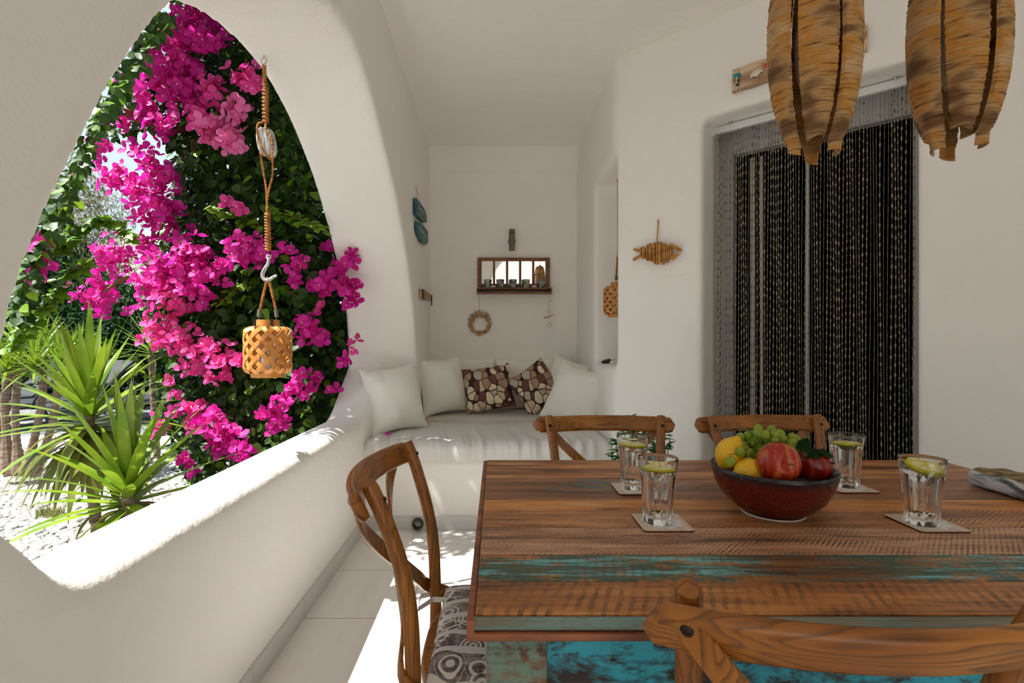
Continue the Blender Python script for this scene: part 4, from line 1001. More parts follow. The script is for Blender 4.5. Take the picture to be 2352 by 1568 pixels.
# ------------------------------------------------------------------ lanterns
def helix(path, r, tr, turns, n=10):
    """twisted rope: two strands around a path"""
    mbs = MB(); path = [Vector(p) for p in path]; N = len(path)
    for ph in (0, PI):
        pts = []
        for i, p in enumerate(path):
            t = (path[min(i+1, N-1)]-path[max(i-1, 0)]).normalized(); a = t.orthogonal().normalized() if i == 0 else (prev-t*prev.dot(t)).normalized(); prev = a; b = t.cross(a)
            an = ph+turns*2*PI*i/(N-1); pts.append(p+a*math.cos(an)*r+b*math.sin(an)*r)
        mbs.tube(pts, tr, 6)
    return mbs
def dense(pts, n):
    pts = spline(pts, 8); L = [0]
    for a, b in zip(pts, pts[1:]): L.append(L[-1]+(b-a).length)
    out = []; k = 0
    for i in range(n+1):
        d = L[-1]*i/n
        while k < len(L)-2 and L[k+1] < d: k += 1
        out.append(pts[k].lerp(pts[k+1], (d-L[k])/max(1e-9, L[k+1]-L[k])))
    return out
t = NT('split_bamboo'); M['bamboo'] = t.bsdf(t.mix(t.val(t.noise(t.map((30,30,30)), 1, 4), .35, .65), lin(214,150,74), lin(184,116,48)), .45, t.noise(t.map((80,80,80)), 1, 2), .2, .002)
def lantern(label, loc, group):
    """origin at the centre of the woven body; body radius .09"""
    L = thing('woven_lantern', label, 'lantern', loc, 0, group)
    H = .092; 
    def rz_(q):  # q 0..1 bottom to top -> radius, z
        z = -H+2*H*q; e = max(0, abs(2*q-1)-.78)/.22; return .092-.022*e**2, z
    n = 11
    mb = MB()
    for fam in (1, -1):
        for k in range(n):
            pts = []; ups = []
            for j in range(27):
                q = -.04+1.08*j/26; qq = max(0, min(1, q)); r, z = rz_(qq); a = 2*PI*k/n+fam*qq*1.95
                # over/under
                wv = math.cos(qq*1.95*n+(0 if fam > 0 else PI))
                r2 = r+.0018*wv
                if q < 0: r2 = r-.012; z = -H-.002
                if q > 1: r2 = r-.014; z = H+.002
                pts.append(Vector((r2*math.cos(a), r2*math.sin(a), z))); ups.append(Vector((math.cos(a), math.sin(a), 0)) if 0 <= q <= 1 else Vector((0, 0, math.copysign(1, q-.5))))
            mb.tube(pts, 1, 4, flat=(.0014, .0118), up=ups)
    mb.build('woven_body', 'bamboo', L, smooth=30, label='woven body of crossed bamboo strips')
    mb = MB(); mb.lathe([(.034,H-.004),(.044,H-.004),(.044,H+.032),(.040,H+.032),(.040,H)], 32); mb.build('neck', 'bamboo', L, smooth=40)
    mb = MB(); mb.lathe([(.05,-H-.020),(.066,-H-.020),(.066,-H+.002),(.06,-H+.002),(.05,-H)], 32); mb.build('base_ring', 'bamboo', L, smooth=40)
    mb = MB(); mb.lathe([(.001,-H),(.042,-H),(.042,.04),(.040,.04),(.040,-H+.004),(.001,-H+.004)], 28); mb.build('glass_cylinder', 'glass', L)
    mb = MB(); mb.lathe([(.001,-H+.005),(.026,-H+.005),(.026,-.03),(.001,-.028)], 20); mb.build('candle', 'white', L)
    for s in (-1, 1):
        mb = MB(); mb.tube([(s*.036, -.0, H+.030), (s*.037, 0, H+.050)], .0025, 6); mb.tube([(s*.037, 0, H+.045), (s*.034, 0, H+.075)], .009, 10); mb.build('ferrule', 'lampgrey', L)
        mb = MB(); mb.box(s*.036-.006, s*.036+.006, -.046, -.043, H+.002, H+.034); mb.build('hook_plate', 'bolt', L, smooth=0)
    apex = Vector((0, 0, H+.205))
    h = helix(dense([(-.034,0,H+.07), (-.018,0,H+.14), (-.004,0,H+.198), apex, (.004,0,H+.198), (.018,0,H+.14), (.034,0,H+.07)], 150), .0032, .0034, 14); h.build('rope_handle', 'rope', L)
    return L, apex
LX, LY = -.895, 2.02
lp = P(620, 808, 2.12); KL = .189/.184
L1, apex = lantern('large woven bamboo lantern hanging by a rope in the arch', lp, 'woven bamboo lanterns')
L2 = copy_tree(L1); L2.location = (.828, 3.50, HC+(CY-690)/F*3.50); L2.rotation_euler.z = 1.1; L2['label'] = 'woven bamboo lantern hanging inside the niche, half hidden by the wall'
mb = MB(); mb.ell((0,0,0), .005, 8, 6); mb.tube([(0,0,0), (.03,0,0)], .0025, 6)
# hook + rope assembly that the big lantern hangs on
hx_, hy_ = lp.x, lp.y
def LP_(px, py): return P(px, py, 2.12)
hang = thing('rope_hanger', 'jute rope with white pulley block and hook, tied to the arch', 'rope', LP_(608, 140))
mb = MB(); rc_ = LP_(606, 140); pts = [rc_+Vector((.011*math.cos(a), .003*math.sin(a), .014*math.sin(a))) for a in [2*PI*k/16 for k in range(16)]]; mb.tube(pts, .002, 6, closed=True)
mb.tube([rc_+Vector((0,0,.014)), rc_+Vector((0,0,.045))], .0025, 6); mb.build('eye_screw', 'nickel', hang, world=True)
h = helix(dense([LP_(607,150), LP_(608,180), LP_(609,205)], 40), .005, .0045, 4); h.build('rope', 'rope', hang, world=True)
def coil(a, b, R, tr, turns):
    N = int(turns*14); A, B = Vector(a), Vector(b); m_ = MB()
    pts = [A.lerp(B, i/N)+Vector((R*math.cos(2*PI*i/14), R*math.sin(2*PI*i/14), 0)) for i in range(N+1)]
    m_.tube(pts, tr, 6); m_.tube([A, B], R*.9, 8); return m_
coil(LP_(609,203), LP_(610,282), .0088, .0052, 9).build('rope_wrap', 'rope', hang, world=True)
coil(LP_(614,488), LP_(616,575), .0095, .0042, 13).build('rope_wrap', 'rope', hang, world=True)
for path, tr in (([LP_(607,280), LP_(598,292), LP_(599,320), LP_(612,352), LP_(620,365), LP_(628,362)], .0032), ([LP_(612,282), LP_(616,300), LP_(629,320), LP_(631,355), LP_(626,400), LP_(615,450), LP_(614,490)], .0034), ([LP_(604,355), LP_(606,400), LP_(612,440), LP_(613,490)], .0034)):
    path = [p+Vector((0, -.024, 0)) if 290 < CY-(p.z-HC)/p.y*F < 362 else p for p in path]
    helix(dense(path, 90), .0022, .0028, 12).build('rope', 'rope', hang, world=True)
# pulley block: two rounded cheeks with a slot
for dx, lbl in ((-.010, 0), (.017, 1)):
    poly = []
    for k in range(32):
        a = 2*PI*k/32; ca, sa = math.cos(a), math.sin(a); poly.append((math.copysign(abs(ca)**.75, ca)*(.030 if lbl == 0 else .022), math.copysign(abs(sa)**.8, sa)*.060))
    cpt = LP_(613, 326)+Vector((dx, 0, 0)); T = Matrix.Translation(cpt) @ Matrix.Rotation(-.16, 4, 'Y') @ Matrix.Rotation(PI/2, 4, 'X') @ Matrix.Rotation(.5 if lbl == 0 else .5, 4, 'Y')
    mb = MB(); mb.prism(poly, -.006+(.0 if lbl == 0 else -.016), .006+(.0 if lbl == 0 else -.012), T=T); mb.build('pulley_cheek', 'mould_white', hang, world=True, smooth=30, bevel=.004)
mb = MB(); c_ = LP_(613, 326); mb.lathe([(.001,-.008),(.020,-.008),(.016,0),(.020,.008),(.001,.008)], 20, T=Matrix.Translation(c_+Vector((.006,.012,0))) @ Matrix.Rotation(PI/2, 4, 'X')); mb.build('pulley_wheel', 'frame_wood', hang, world=True)
pts = spline([LP_(617,590), LP_(616,604), LP_(608,618), LP_(603,630), LP_(607,641), LP_(617,643), LP_(626,637), LP_(636,632)], 6)
mb = MB(); mb.tube(pts, [.0052+.003*math.sin(PI*i/(len(pts)-1)) for i in range(len(pts))], 10)
mb.tube([LP_(617,590)+Vector((.009*math.cos(a), 0, .009*math.sin(a))) for a in [2*PI*k/12 for k in range(12)]], .003, 6, closed=True); mb.build('white_hook', 'mould_white', hang, world=True)
L1.location.z = LP_(614, 637).z-apex.z-.003; L1.location.x = LP_(615.5,0).x
# cord in the niche
nr = thing('niche_cord', 'thin cord and peg the niche lantern hangs from', 'cord', (.828, 3.50, 2.24))
mb = MB(); mb.tube([(.828,3.50,2.255), (.828,3.50,L2.location.z+apex.z-.005)], .002, 6); mb.ell((.828,3.50,2.25), .008, 8, 6); mb.build('cord', 'string', nr, world=True)

# ------------------------------------------------------------------ garden ground
GZ = -.06
mb = MB(); mb.box(-40, -1.03, -10, 60, GZ-.1, GZ-.03); mb.box(-1.03, 20, -12, YF-2.5, GZ-.1, GZ-.03); mb.box(-1.03, 20, 4.8, 60, GZ-.1, GZ-.03)
struct(mb.build('ground', simple('pale_gravel', (.22,.21,.19,1), .9, (.12,.11,.10,1), 60), smooth=0))
t = NT('crazy_slate'); e = t.n('TexVoronoi'); e.feature = 'DISTANCE_TO_EDGE'; e.inputs['Scale'].default_value = 2.6; t.l(t.map(), e.inputs['Vector'])
M['slate'] = t.bsdf(t.mix(t.val(e.outputs['Distance'], .025, .05), (.36,.31,.25,1), t.mix(t.val(t.noise(t.map(), 5), .4, .6), lin(88,96,103), lin(104,110,114))), .7)
def flatpoly(pts, z0, z1): mb = MB(); mb.prism([(x, y) for x, y in pts], z0, z1); return mb
struct(flatpoly([(-1.05,-3), (-1.05,6.5), (-2.6,6.5), (-2.52,4.2), (-2.42,3.2), (-2.75,2.2), (-3.2,1.0), (-3.4,-3)], GZ-.05, GZ).build('path', 'slate', smooth=0), 'slate crazy paving path beside the pebble bed', 'path')
struct(flatpoly([(-12,5.9), (-3.2,5.9), (-3.2,8.4), (-12,8.4)], GZ-.05, GZ+.10).build('pool_deck', 'slate', smooth=0))
mb = MB(); mb.box(-12, -3.2, 5.8, 5.9, GZ-.05, GZ+.12); struct(mb.build('kerb', 'plaster', smooth=0, bevel=.01))
# pebbles: 300 individual near ones, the rest one object
random.seed(77)
base = []
for k in range(4):
    mb = MB(); sd_ = k*3.7; mb.ell((0,0,0), (.5,.38,.24), 12, 8, fn=lambda d: 1+.16*noise.noise(d*1.3+Vector((sd_,0,0)))); base.append(mb)
spots = []
def edge_x(Y): return interp([(1, -3.2), (2.2, -2.75), (3.2, -2.42), (4.2, -2.52), (6.5, -2.6)], Y)
g = .047; y = 2.3
while y < 5.8:
    x = edge_x(y)-.03
    while x > -5.3:
        spots.append((x+random.uniform(-.014,.014), y+random.uniform(-.014,.014))); x -= g*(1 if y < 4.6 else 1.5)
    y += g*.82*(1 if y < 4.6 else 1.6)
def inview(x, y): px = CX+x/y*F; py = CY+(HC-GZ)/y*F; return -60 < px < 470 and py > 960
spots = [s for s in spots if inview(*s)]
vis = sorted([s for s in spots if s[0]/s[1] > -.97 and (CY+1.21/s[1]*F) < 1262], key=lambda s: s[1])
ind = set(vis[:300]); first = [None]*4
def pebm(k, x, y):
    return Matrix.Translation((x, y, GZ+random.uniform(-.002,.010))) @ Matrix.Rotation(random.uniform(0, 6.3), 4, 'Z') @ Matrix.Rotation(random.uniform(-.3,.3), 4, 'X') @ Matrix.Diagonal((*[random.uniform(.05,.085)]*3, 1))
rest = MB()
for s in spots:
    k = random.randrange(4); T = pebm(k, *s)
    if s in ind:
        if first[k] is None: first[k] = base[k].build('pebble', 'pebble', smooth=180)
        else: o = first[k].copy(); COL.objects.link(o); first[-1] = first[-1]
        o = first[k] if first[k].get('label') is None else o
        o.matrix_world = T; tag(o, 'smooth white pebble lying in the garden pebble bed', 'pebble', 'white pebbles in the garden bed')
    else: rest.add(base[k].v, base[k].f, 0, T)
o = rest.build('pebble_bed', 'pebble', smooth=180, fix=False); tag(o, 'bed of white pebbles between the yuccas and the slate path', 'pebbles', kind='stuff')

# ------------------------------------------------------------------ plants
def blade(mb, base, d, L, W, droop, m=0, n=9, fold=.25):
    d = Vector(d).normalized(); pts = [Vector(base)]; dd = d.copy()
    for i in range(n):
        dd = (dd+Vector((0,0,-droop*(i/n)))).normalized(); pts.append(pts[-1]+dd*L/n)
    V = []; Fs = []
    for i, p in enumerate(pts):
        t = (pts[min(i+1, n)]-pts[max(i-1, 0)]).normalized(); s = t.cross(Vector((0,0,1)))
        if s.length < .05: s = Vector((1,0,0))
        s.normalize(); nn = s.cross(t); q = i/n; w = W*(.55+1.6*q*(1-q)+.1)*(1-q**3)*.9
        V += [p-s*w+nn*w*fold, p, p+s*w+nn*w*fold]
    for i in range(n): a = i*3; Fs += [(a, a+1, a+4, a+3), (a+1, a+2, a+5, a+4)]
    mb.add(V, Fs, m)
def yucca(label, c, R, nl, trunk, seed, W=.02, old=18, group='yucca plants in the garden bed'):
    random.seed(seed); c = Vector(c); o = thing('yucca', label, 'plant', (c.x, c.y, GZ), 0, group)
    mb = MB()
    for k in range(nl):
        el = math.radians(88-100*(k/nl)**1.1+random.uniform(-6, 6)); az = k*2.39996+random.uniform(-.2,.2)
        d = Vector((math.cos(el)*math.cos(az), math.cos(el)*math.sin(az), math.sin(el)))
        b = c+Vector((0,0,.05-.14*k/nl))+d*.012
        blade(mb, b, d, R*random.uniform(.85, 1.15), W, .03+.16*(k/nl)*random.random())
    mb.build('leaves', 'yucca', o, world=True, fix=False, smooth=180)
    if old:
        mb = MB()
        for k in range(old):
            az = k*2.4; el = math.radians(random.uniform(-35, -5)); d = Vector((math.cos(el)*math.cos(az), math.cos(el)*math.sin(az), math.sin(el)))
            blade(mb, c+Vector((0,0,-.06-random.random()*.16)), d, R*random.uniform(.6, 1.0), W*.95, .42)
        mb.build('drooping_leaves', 'yucca_old', o, world=True, fix=False, smooth=180)
    mb = MB(); tp = trunk or [(c.x+.05, c.y+.02, GZ), (c.x+.02, c.y, (c.z+GZ)/2), (c.x, c.y, c.z)]
    path = dense(tp, 40); mb.tube(path, [.026+.005*(i % 3 == 0)+.003*(i % 2) for i in range(41)], 10); mb.build('trunk', 'bark', o, world=True)
    return o
yucca('front yucca with broad bright green blades just outside the low wall', P(292, 1128, 2.55), .50, 46, None, 3, .031, 46)
yucca('yucca behind the front one with long drooping lower leaves', P(203, 950, 2.95), .54, 50, None, 5, .031, 64)
# clump on pale trunks
random.seed(12)
cl = thing('yucca_tree', 'clump of slender pale yucca trunks with spiky heads at the far left', 'tree', (P(45,1085,4.3).x, 4.3, GZ))
for (a, b, c_) in (((30,1090),(0,1000),(-25,880)), ((45,1090),(35,960),(42,850)), ((75,1090),(118,980),(135,860)), ((60,1090),(95,930),(98,840)), ((20,1085),(12,900),(48,800))):
    pts = dense([P(*a,4.3), P(*b,4.3), P(*c_,4.3)], 40); mb = MB()
    mb.tube(pts, [(.055-.029*min(1, i/12))*(1+.12*(i % 2)) for i in range(41)], 8); mb.build('trunk', 'bark', cl, world=True)
for (px, py, Y, R) in ((140,838,4.3,.36), (80,845,4.2,.34), (45,790,4.4,.36), (180,825,4.5,.32), (100,800,4.6,.34), (15,850,4.2,.3)):
    mb = MB(); c_ = P(px, py, Y)
    for k in range(60):
        el = math.radians(88-115*(k/60)); az = k*2.39996; d = Vector((math.cos(el)*math.cos(az), math.cos(el)*math.sin(az), math.sin(el))); blade(mb, c_+d*.01, d, R*random.uniform(.8, 1.1), .012, .08)
    mb.build('leaf_head', 'yucca', cl, world=True, fix=False, smooth=180)
yucca('small yucca further back beside the bougainvillea', P(348, 800, 5.2), .42, 50, None, 15, .016, 0)
# grass tuft
random.seed(19); mb = MB(); c_ = P(125, 1185, 0) if False else Vector((-3.05, 3.5, GZ))
for k in range(120):
    a = random.uniform(0, 6.3); d = Vector((math.cos(a)*.45, math.sin(a)*.45, 1)); blade(mb, c_+Vector((random.uniform(-.08,.08), random.uniform(-.05,.05), 0)), d, random.uniform(.06,.13), .003, .1, n=3)
o = mb.build('grass_tuft', 'yucca_old', fix=False, smooth=180); own(o, c_); tag(o, 'small yellow-green grass tuft among the white pebbles', 'grass')

# bougainvillea
def inpoly(x, y, poly):
    c = False; n = len(poly); j = n-1
    for i in range(n):
        if (poly[i][1] > y) != (poly[j][1] > y) and x < (poly[j][0]-poly[i][0])*(y-poly[i][1])/(poly[j][1]-poly[i][1])+poly[i][0]: c = not c
        j = i
    return c
def bdepth(px, py):
    Y = 3.25+max(0, 600-px)/300*.42-max(0, (700-py))/700*.45
    if px > 725: Y = 3.52+(px-725)*.001
    return Y
DENSE = [(390,20),(440,-60),(560,-60),(700,150),(760,400),(815,600),(812,760),(790,930),(745,985),(600,1075),(520,1090),(440,1110),(395,1030),(370,960),(345,900),(380,830),(360,760),(330,700),(325,640),(350,570),(365,520),(400,430),(392,340),(385,290),(320,300),(255,320),(215,330),(240,230),(300,140),(350,75)]
GAPS = [[(350,88),(378,96),(376,124),(355,122)], [(300,318),(330,300),(385,305),(392,385),(330,395)], [(470,300),(480,310),(476,330),(466,330)], [(455,385),(470,400),(462,415),(450,405)]]
THIN = [(330,640),(420,700),(470,760),(440,800),(340,780)]
random.seed(101); bo = thing('bougainvillea', 'tall bougainvillea covered in magenta flowers beside the arch', 'plant', (-1.9, 3.8, GZ))
mb = MB(); cnt = 0
def addleaf(p, L, leaf2_share=0):
    az = random.uniform(0, 2*PI); d = Vector((math.cos(az)*.7, math.sin(az)*.7-.1, -random.uniform(.2, 1.1))); nr_ = Vector((random.uniform(-.7,.3), -random.uniform(.1, 1), random.uniform(.2, 1)))
    leafmesh(mb, p, d, nr_, L, L*.85, 1 if random.random() < leaf2_share else 0, fold=.10, curl=random.uniform(0, .2))  # a random share of leaves takes the yellower green of the shoots
while cnt < 12500:
    px = random.uniform(200, 820); py = random.uniform(-60, 1110)
    if not inpoly(px, py, DENSE) or any(inpoly(px, py, g_) for g_ in GAPS): continue
    Y = bdepth(px, py)+random.random()**1.1*.95
    if px < 400 and Y > bdepth(px, py)+.5 and random.random() < .7: continue
    p = P(px, py, Y)
    if p.x > -1.09 and Y > 3.05: continue
    if p.z < GZ+.02: continue
    addleaf(p, random.uniform(.045, .085), .12 if py > 450 else .06); cnt += 1
# dark inner mass: bigger leaves further in
for k in range(3800):
    px = random.uniform(400, 800); py = random.uniform(0, 1050)
    if not inpoly(px, py, DENSE): continue
    p = P(px, py, bdepth(px, py)+random.uniform(.7, 1.3))
    if p.x > -1.1: continue
    addleaf(p, .10)
# overhang above the arch that dapples the parapet and the bench
for k in range(7500):
    p = Vector((random.uniform(-2.3, -1.15), random.uniform(2.2, 3.5), random.uniform(2.35, 3.4)))
    q = CY-(p.z-HC)/p.y*F
    if q > -20 or noise.noise(p*3.0) < -.36: continue
    addleaf(p, random.uniform(.05, .085))
# leafy band behind the near arch leg
band = spline([(385,40,0), (310,150,0), (235,290,0), (165,430,0), (110,550,0), (75,640,0), (60,720,0)], 10)
for k in range(1000):
    q = random.choice(band); t_ = random.gauss(0, 1); px = q.x+t_*12-12; py = q.y+random.uniform(-18, 18); Y = 2.2+random.uniform(0, .5)
    addleaf(P(px, py, Y), random.uniform(.04, .06), .15)
print('leaves', len(mb.f))
mb.build('foliage', ['leaf', 'leaf2'], bo, world=True, fix=False, smooth=180)
mb = MB()
for pts in ([(470,1150,3.7),(500,1000,3.75),(520,860,3.8),(480,600,3.8),(440,300,3.5),(430,60,3.2)], [(590,1100,3.6),(585,980,3.6),(600,800,3.7),(640,500,3.6),(560,200,3.3)], [(520,900,3.8),(440,800,3.6),(380,700,3.6),(350,560,3.6),(380,420,3.5)], [(440,300,3.5),(340,280,3.4),(260,260,3.0),(170,400,2.5),(100,560,2.4)], [(380,700,3.6),(300,640,3.5),(240,670,3.4)]):
    pp = dense([P(*q) for q in pts], 30); mb.tube(pp, [.03*(1-i/34)+.004 for i in range(31)], 7)
mb.build('woody_stems', 'twig', bo, world=True)
# loose shoots of young leaves
mb = MB()
for pts in ([(28,800),(60,745),(100,705),(150,650),(165,622),(195,600)], [(125,575),(160,545),(200,515),(250,508),(285,530),(305,545)], [(470,300),(530,215),(600,175)], [(230,800),(300,820),(340,860),(420,880)], [(480,480),(560,500),(600,520)], [(620,480),(680,500),(740,520)], [(500,700),(590,640),(700,690)]):
    Y0 = 2.6 if pts[0][0] < 200 else bdepth(pts[0][0], pts[0][1])-.1
    pp = dense([P(a, b, Y0+.0008*i) for i, (a, b) in enumerate(pts)], 30); tw = MB(); tw.tube(pp, .003, 5); tw.build('shoot', 'twig', bo, world=True)
    for q in pp:
        for j in range(5 if pts[0][0] < 200 else 2):
            az = random.uniform(0, 2*PI); d = Vector((math.cos(az), math.sin(az)*.6, random.uniform(-.8,.5))); leafmesh(mb, q+Vector((random.gauss(0,.015), random.gauss(0,.015), random.gauss(0,.015))), d, Vector((-.2,-.6,.8)), random.uniform(.04,.06), .042, fold=.1, curl=.1)
mb.build('young_leaves', 'leaf2', bo, world=True, fix=False, smooth=180)
CL = [(455,50,52,0),(425,90,45,0),(480,95,35,0),(400,150,48,0),(345,112,32,0),(362,182,32,0),(305,200,28,0),(332,240,28,0),(420,190,30,0),(440,212,28,0),(490,200,26,1),(560,178,30,1),(550,252,26,2),(462,268,32,1),(500,288,30,2),(528,330,28,2),(475,310,22,2),(415,240,24,0),(370,288,28,0),(285,282,20,0),(232,338,24,0),(305,345,14,0),(352,382,32,0),(278,412,34,0),(330,435,42,0),(375,470,38,0),(402,512,30,0),(340,500,24,0),(388,405,24,0),(522,470,12,1),(552,476,10,1),(262,592,42,0),(232,680,48,0),(380,620,52,0),(440,592,44,0),(482,622,34,0),(350,662,38,0),(402,692,46,1),(452,662,32,0),(560,572,34,0),(592,578,24,0),(652,576,16,0),(672,602,18,0),(676,636,15,0),(752,570,12,0),(792,600,24,0),(770,640,30,0),(732,652,24,0),(802,656,24,0),(806,690,18,0),(740,702,14,1),(704,748,24,0),(732,772,20,0),(690,762,18,0),(806,790,12,1),(800,822,12,0),(368,770,36,1),(420,790,36,1),(472,802,28,1),(512,822,28,1),(552,832,18,1),(502,862,24,1),(450,842,20,1),(390,872,9,1),(396,908,11,1),(690,872,18,0),(732,872,18,0),(672,892,15,0),(640,930,24,0),(622,962,24,0),(640,990,18,0),(702,902,14,0),(772,900,12,0),(442,950,28,1),(480,972,32,0),(520,1000,28,0),(552,1030,24,0),(430,1062,18,0),(442,1088,12,0),(402,952,18,0),(362,972,24,1),(492,1022,20,0),(340,560,22,0),(590,190,12,1),(530,570,16,0),(100,560,8,0),(84,632,7,0),(105,592,7,0)]
def cluster(px, py, r, tone):
    Y = bdepth(px, py)-.10-(0.05 if r > 30 else 0)
    if px > 725: Y = 3.22+random.uniform(-.05, .05)
    if px < 200: Y = 2.3
    c = P(px, py, Y); R = r/F*Y; mb = MB(); n = max(3, int((r/6.9)**2*1.1))
    for k in range(n):
        o_ = Vector((random.gauss(0, .52), random.gauss(0, .45), random.gauss(0, .52)));
        if o_.length > 1.35: o_ *= 1.35/o_.length
        f = c+o_*R; ax = (o_*.6+Vector((random.uniform(-.5,.2), -.8, .35))+Vector((random.gauss(0,.4), random.gauss(0,.4), random.gauss(0,.4)))).normalized()
        a = ax.orthogonal().normalized(); b = ax.cross(a); S_ = random.uniform(.032, .046); e_ = ax*.0012; mb.add([c, f, f+e_], [(0,1,2)])
        for j in range(3):
            an = 2*PI*j/3+random.uniform(-.2,.2); d = a*math.cos(an)+b*math.sin(an); s_ = ax.cross(d)
            cup = random.uniform(.4, 1.1)
            p = lambda u, v, w_: f+s_*(u*S_)+d*(v*S_)+ax*(w_*S_)
            mb.add([f, p(-.55,.42,.35*cup), p(0,.5,.22*cup), p(.55,.42,.35*cup), p(-.46,.84,.62*cup), p(.46,.84,.62*cup), p(0,1.12,.72*cup), p(0,.85,.52*cup)],
                   [(0,2,1), (0,3,2), (1,2,7,4), (2,3,5,7), (4,7,6), (7,5,6)], 0)
        if k % 2 == 0: q_ = f+ax*S_*.55; mb.add([f, q_+a*.004, q_+b*.004, q_-a*.004, q_-b*.004], [(0,1,2),(0,2,3),(0,3,4),(0,4,1),(1,2,3,4)], 1)
    mb.build('flower_cluster', [('bract_m','bract_p','bract_l')[tone], 'floret'], bo, world=True, fix=False, smooth=180, weld=True)
for q in CL: cluster(*q)
# fallen petals
def petal(label, p, s=.03):
    mb = MB(); leafmesh(mb, Vector((0,0,0)), Vector((1,.2,.1)), Vector((0,0,1)), s, s*.8, fold=-.2, curl=-.2); leafmesh(mb, Vector((0,0,0)), Vector((-.4,.8,.5)), Vector((0,-.5,1)), s, s*.8, fold=-.2)
    o = mb.build('fallen_petal', 'bract_m', fix=False, smooth=180); o.location = p; tag(o, label, 'petal', 'fallen magenta petals')
petal('fallen magenta petal on the front mattress below the left pillow', (P(893,1000,3.30).x, 3.27, .553), .035)
petal('fallen magenta petal on the slate path by the wall', (-2.2, 3.6, GZ+.006))
petal('fallen magenta petal at the edge of the pebble bed', (-2.55, 3.5, GZ+.02))

# ------------------------------------------------------------------ far garden
def blob_plant(name, label, cat, blobs, mat, L, W, n, seed, trunk=None, group=None, flat=False):
    random.seed(seed); c0_ = Vector(blobs[0][0]); o = thing(name, label, cat, (c0_.x, c0_.y, GZ), 0, group); mb = MB()
    tot = sum(b[1][0]*b[1][2] for b in blobs)
    for c, r in blobs:
        for k in range(int(n*r[0]*r[2]/tot)):
            d = Vector((random.gauss(0,1), random.gauss(0,1), random.gauss(0,1))).normalized()*(random.random()**.35)
            d *= 1+.25*noise.noise(d*3+Vector(c)); p = Vector(c)+Vector((d.x*r[0], d.y*r[1], d.z*r[2]))
            if p.z < GZ: continue
            leafmesh(mb, p, Vector((random.gauss(0,1), random.gauss(0,1), random.gauss(0,1)+.6)), Vector((random.uniform(-1,1), -1, 1)), L*random.uniform(.7, 1.3), W, fold=.05)
    mb.build('foliage', mat, o, world=True, fix=False, smooth=180)
    if trunk:
        mb = MB(); mb.tube(trunk, [.12, .09, .05][:len(trunk)], 8); mb.build('trunk', 'bark', o, world=True)
    return o
blob_plant('oleander_bush', 'dark green oleander hedge behind the loungers', 'bush', [(P(230,760,9.5),(1.9,.9,1.0)), (P(110,720,10),(1.6,.9,1.3)), (P(330,790,9),(1.5,.9,1.0)), (P(30,720,10),(1.5,.9,1.6)), (P(250,850,9.3),(2.3,.8,.8))], 'hedge', .17, .045, 15000, 51)
blob_plant('tamarisk_tree', 'grey-green feathery tree rising behind the hedge', 'tree', [(P(210,510,16),(1.23,1.2,1.35)), (P(170,600,16),(1.60,1.2,1.48)), (P(240,640,16),(1.60,1.2,1.35)), (P(120,650,16),(1.60,1.2,1.48)), (P(190,440,13),(.6,.6,.7))], 'tamarisk', .16, .022, 15000, 52, [P(190,870,16), P(190,700,16), P(195,520,16)])
blob_plant('evergreen_tree', 'dark evergreen tree at the far left behind the clump', 'tree', [(P(60,640,12),(1.5,1,1.8)), (P(10,700,12),(1.6,1,2.0))], 'hedge', .16, .05, 7000, 53, [P(40,1000,12), P(40,700,12)])
blob_plant('green_shrub', 'mid-green shrub behind the bougainvillea', 'bush', [(P(625,790,9),(.95,.7,1.3)), (P(760,790,9),(1.2,.7,1.5))], 'hedge', .12, .05, 6000, 54)
# hill
mb = MB()
mb.grid(lambda u, v: (-95+95*u, 70+30*v, -2+(12+13*math.exp(-((u-.35)/.22)**2)+2*noise.noise(Vector((u*6,v*4,0))))*math.sin(v*PI*.5+.02)), 50, 16)
struct(mb.build('hill', simple('dry_hill', (.55,.50,.42,1), .9, (.45,.43,.36,1), .2), smooth=180), 'pale dry hillside in the distance', 'hill')
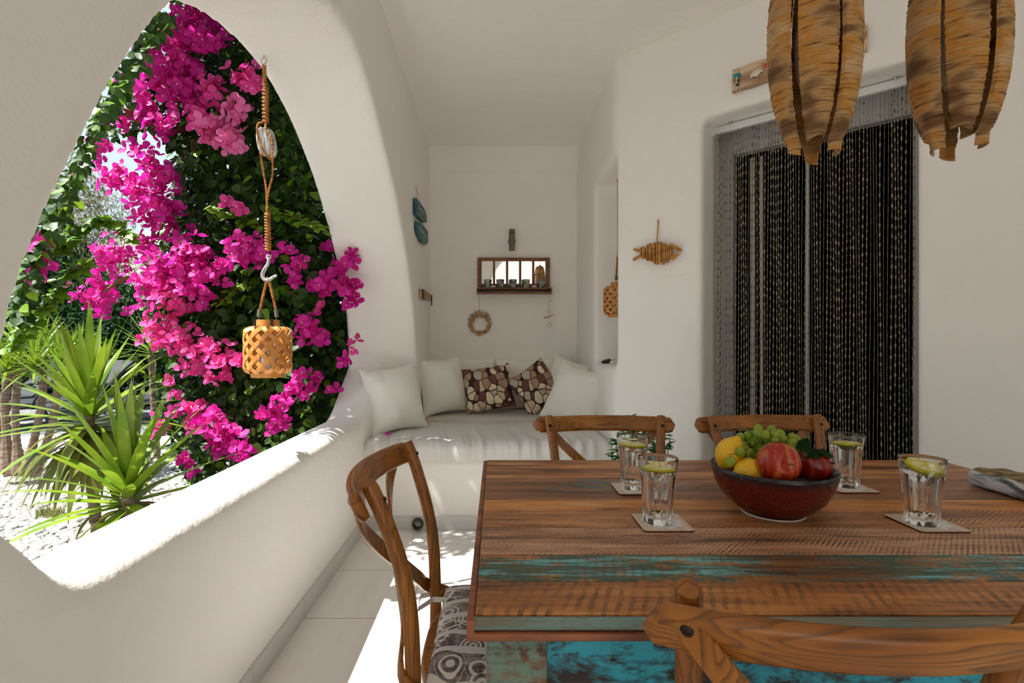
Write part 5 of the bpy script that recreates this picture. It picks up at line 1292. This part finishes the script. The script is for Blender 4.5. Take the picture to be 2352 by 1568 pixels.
# white garden house behind
hs_ = thing('garden_house', 'white flat-roofed house half hidden behind the bougainvillea', 'house', (-8.0, 15, GZ))
mb = MB(); mb.box(-9.5, -4.5, 15, 18, GZ-.03, 3.0); mb.build('house_wall', 'plaster', hs_, world=True, smooth=0)
mb = MB(); mb.box(-9.6, -4.4, 14.9, 18.1, 3.0, 3.15); mb.build('roof_edge', 'white', hs_, world=True, smooth=0)
mb = MB(); mb.box(-8.6, -7.9, 14.97, 15.0, .8, 1.9); mb.build('window', 'lampgrey', hs_, world=True, smooth=0)
mb = MB(); mb.box(-6, 8, -4.6, -4.3, GZ-.03, 4.2); struct(mb.build('wall_sky_block', 'plaster', smooth=0))  # added wall behind the viewer, close and high to hold back sky light
# sun loungers
M['rattan'] = simple('black_rattan', lin(44,48,54), .6, lin(30,32,36), 60, .6, 120)
def lounger(label, loc, rz):
    o = thing('sun_lounger', label, 'sun lounger', loc, rz, 'sun loungers on the pool deck')
    mb = MB(); mb.box(-.95, .35, -.33, .33, .27, .33); mb.build('seat_panel', 'rattan', o, smooth=0, bevel=.015)
    mb = MB(); T = Matrix.Translation((.34, 0, .30)) @ Matrix.Rotation(-.75, 4, 'Y'); mb.box(0, .75, -.33, .33, -.02, .035, T=T); mb.build('backrest', 'rattan', o, smooth=0, bevel=.015)
    for s in (-1, 1):
        mb = MB(); mb.tube([(-.98, s*.35, .28), (.5, s*.35, .28), (.95, s*.35, .25)], .022, 8); mb.build('side_rail', 'black', o)
        mb = MB(); mb.tube([(-.35, s*.36, .28), (-.25, s*.37, .50), (.1, s*.37, .54), (.35, s*.36, .45)], .02, 8); mb.build('armrest', 'black', o)
        for x in (-.85, .75):
            mb = MB(); mb.tube([(x, s*.34, .27), (x+.06, s*.34, 0)], .022, 8); mb.build('leg', 'black', o)
    return o
lounger('black rattan sun lounger on the deck, nearest the yucca trunks', (-6.05, 6.95, GZ+.10), 1.1)
l2 = copy_tree([c for c in COL.objects if c.name == 'sun_lounger'][0]); l2.location = (-5.05, 7.1, GZ+.10); l2.rotation_euler.z = 1.1; l2['label'] = 'black rattan sun lounger on the deck, further right behind the yuccas'
l3 = copy_tree(l2); l3.location = (-7.1, 7.2, GZ+.10); l3['label'] = 'black rattan sun lounger on the deck at the far left edge'
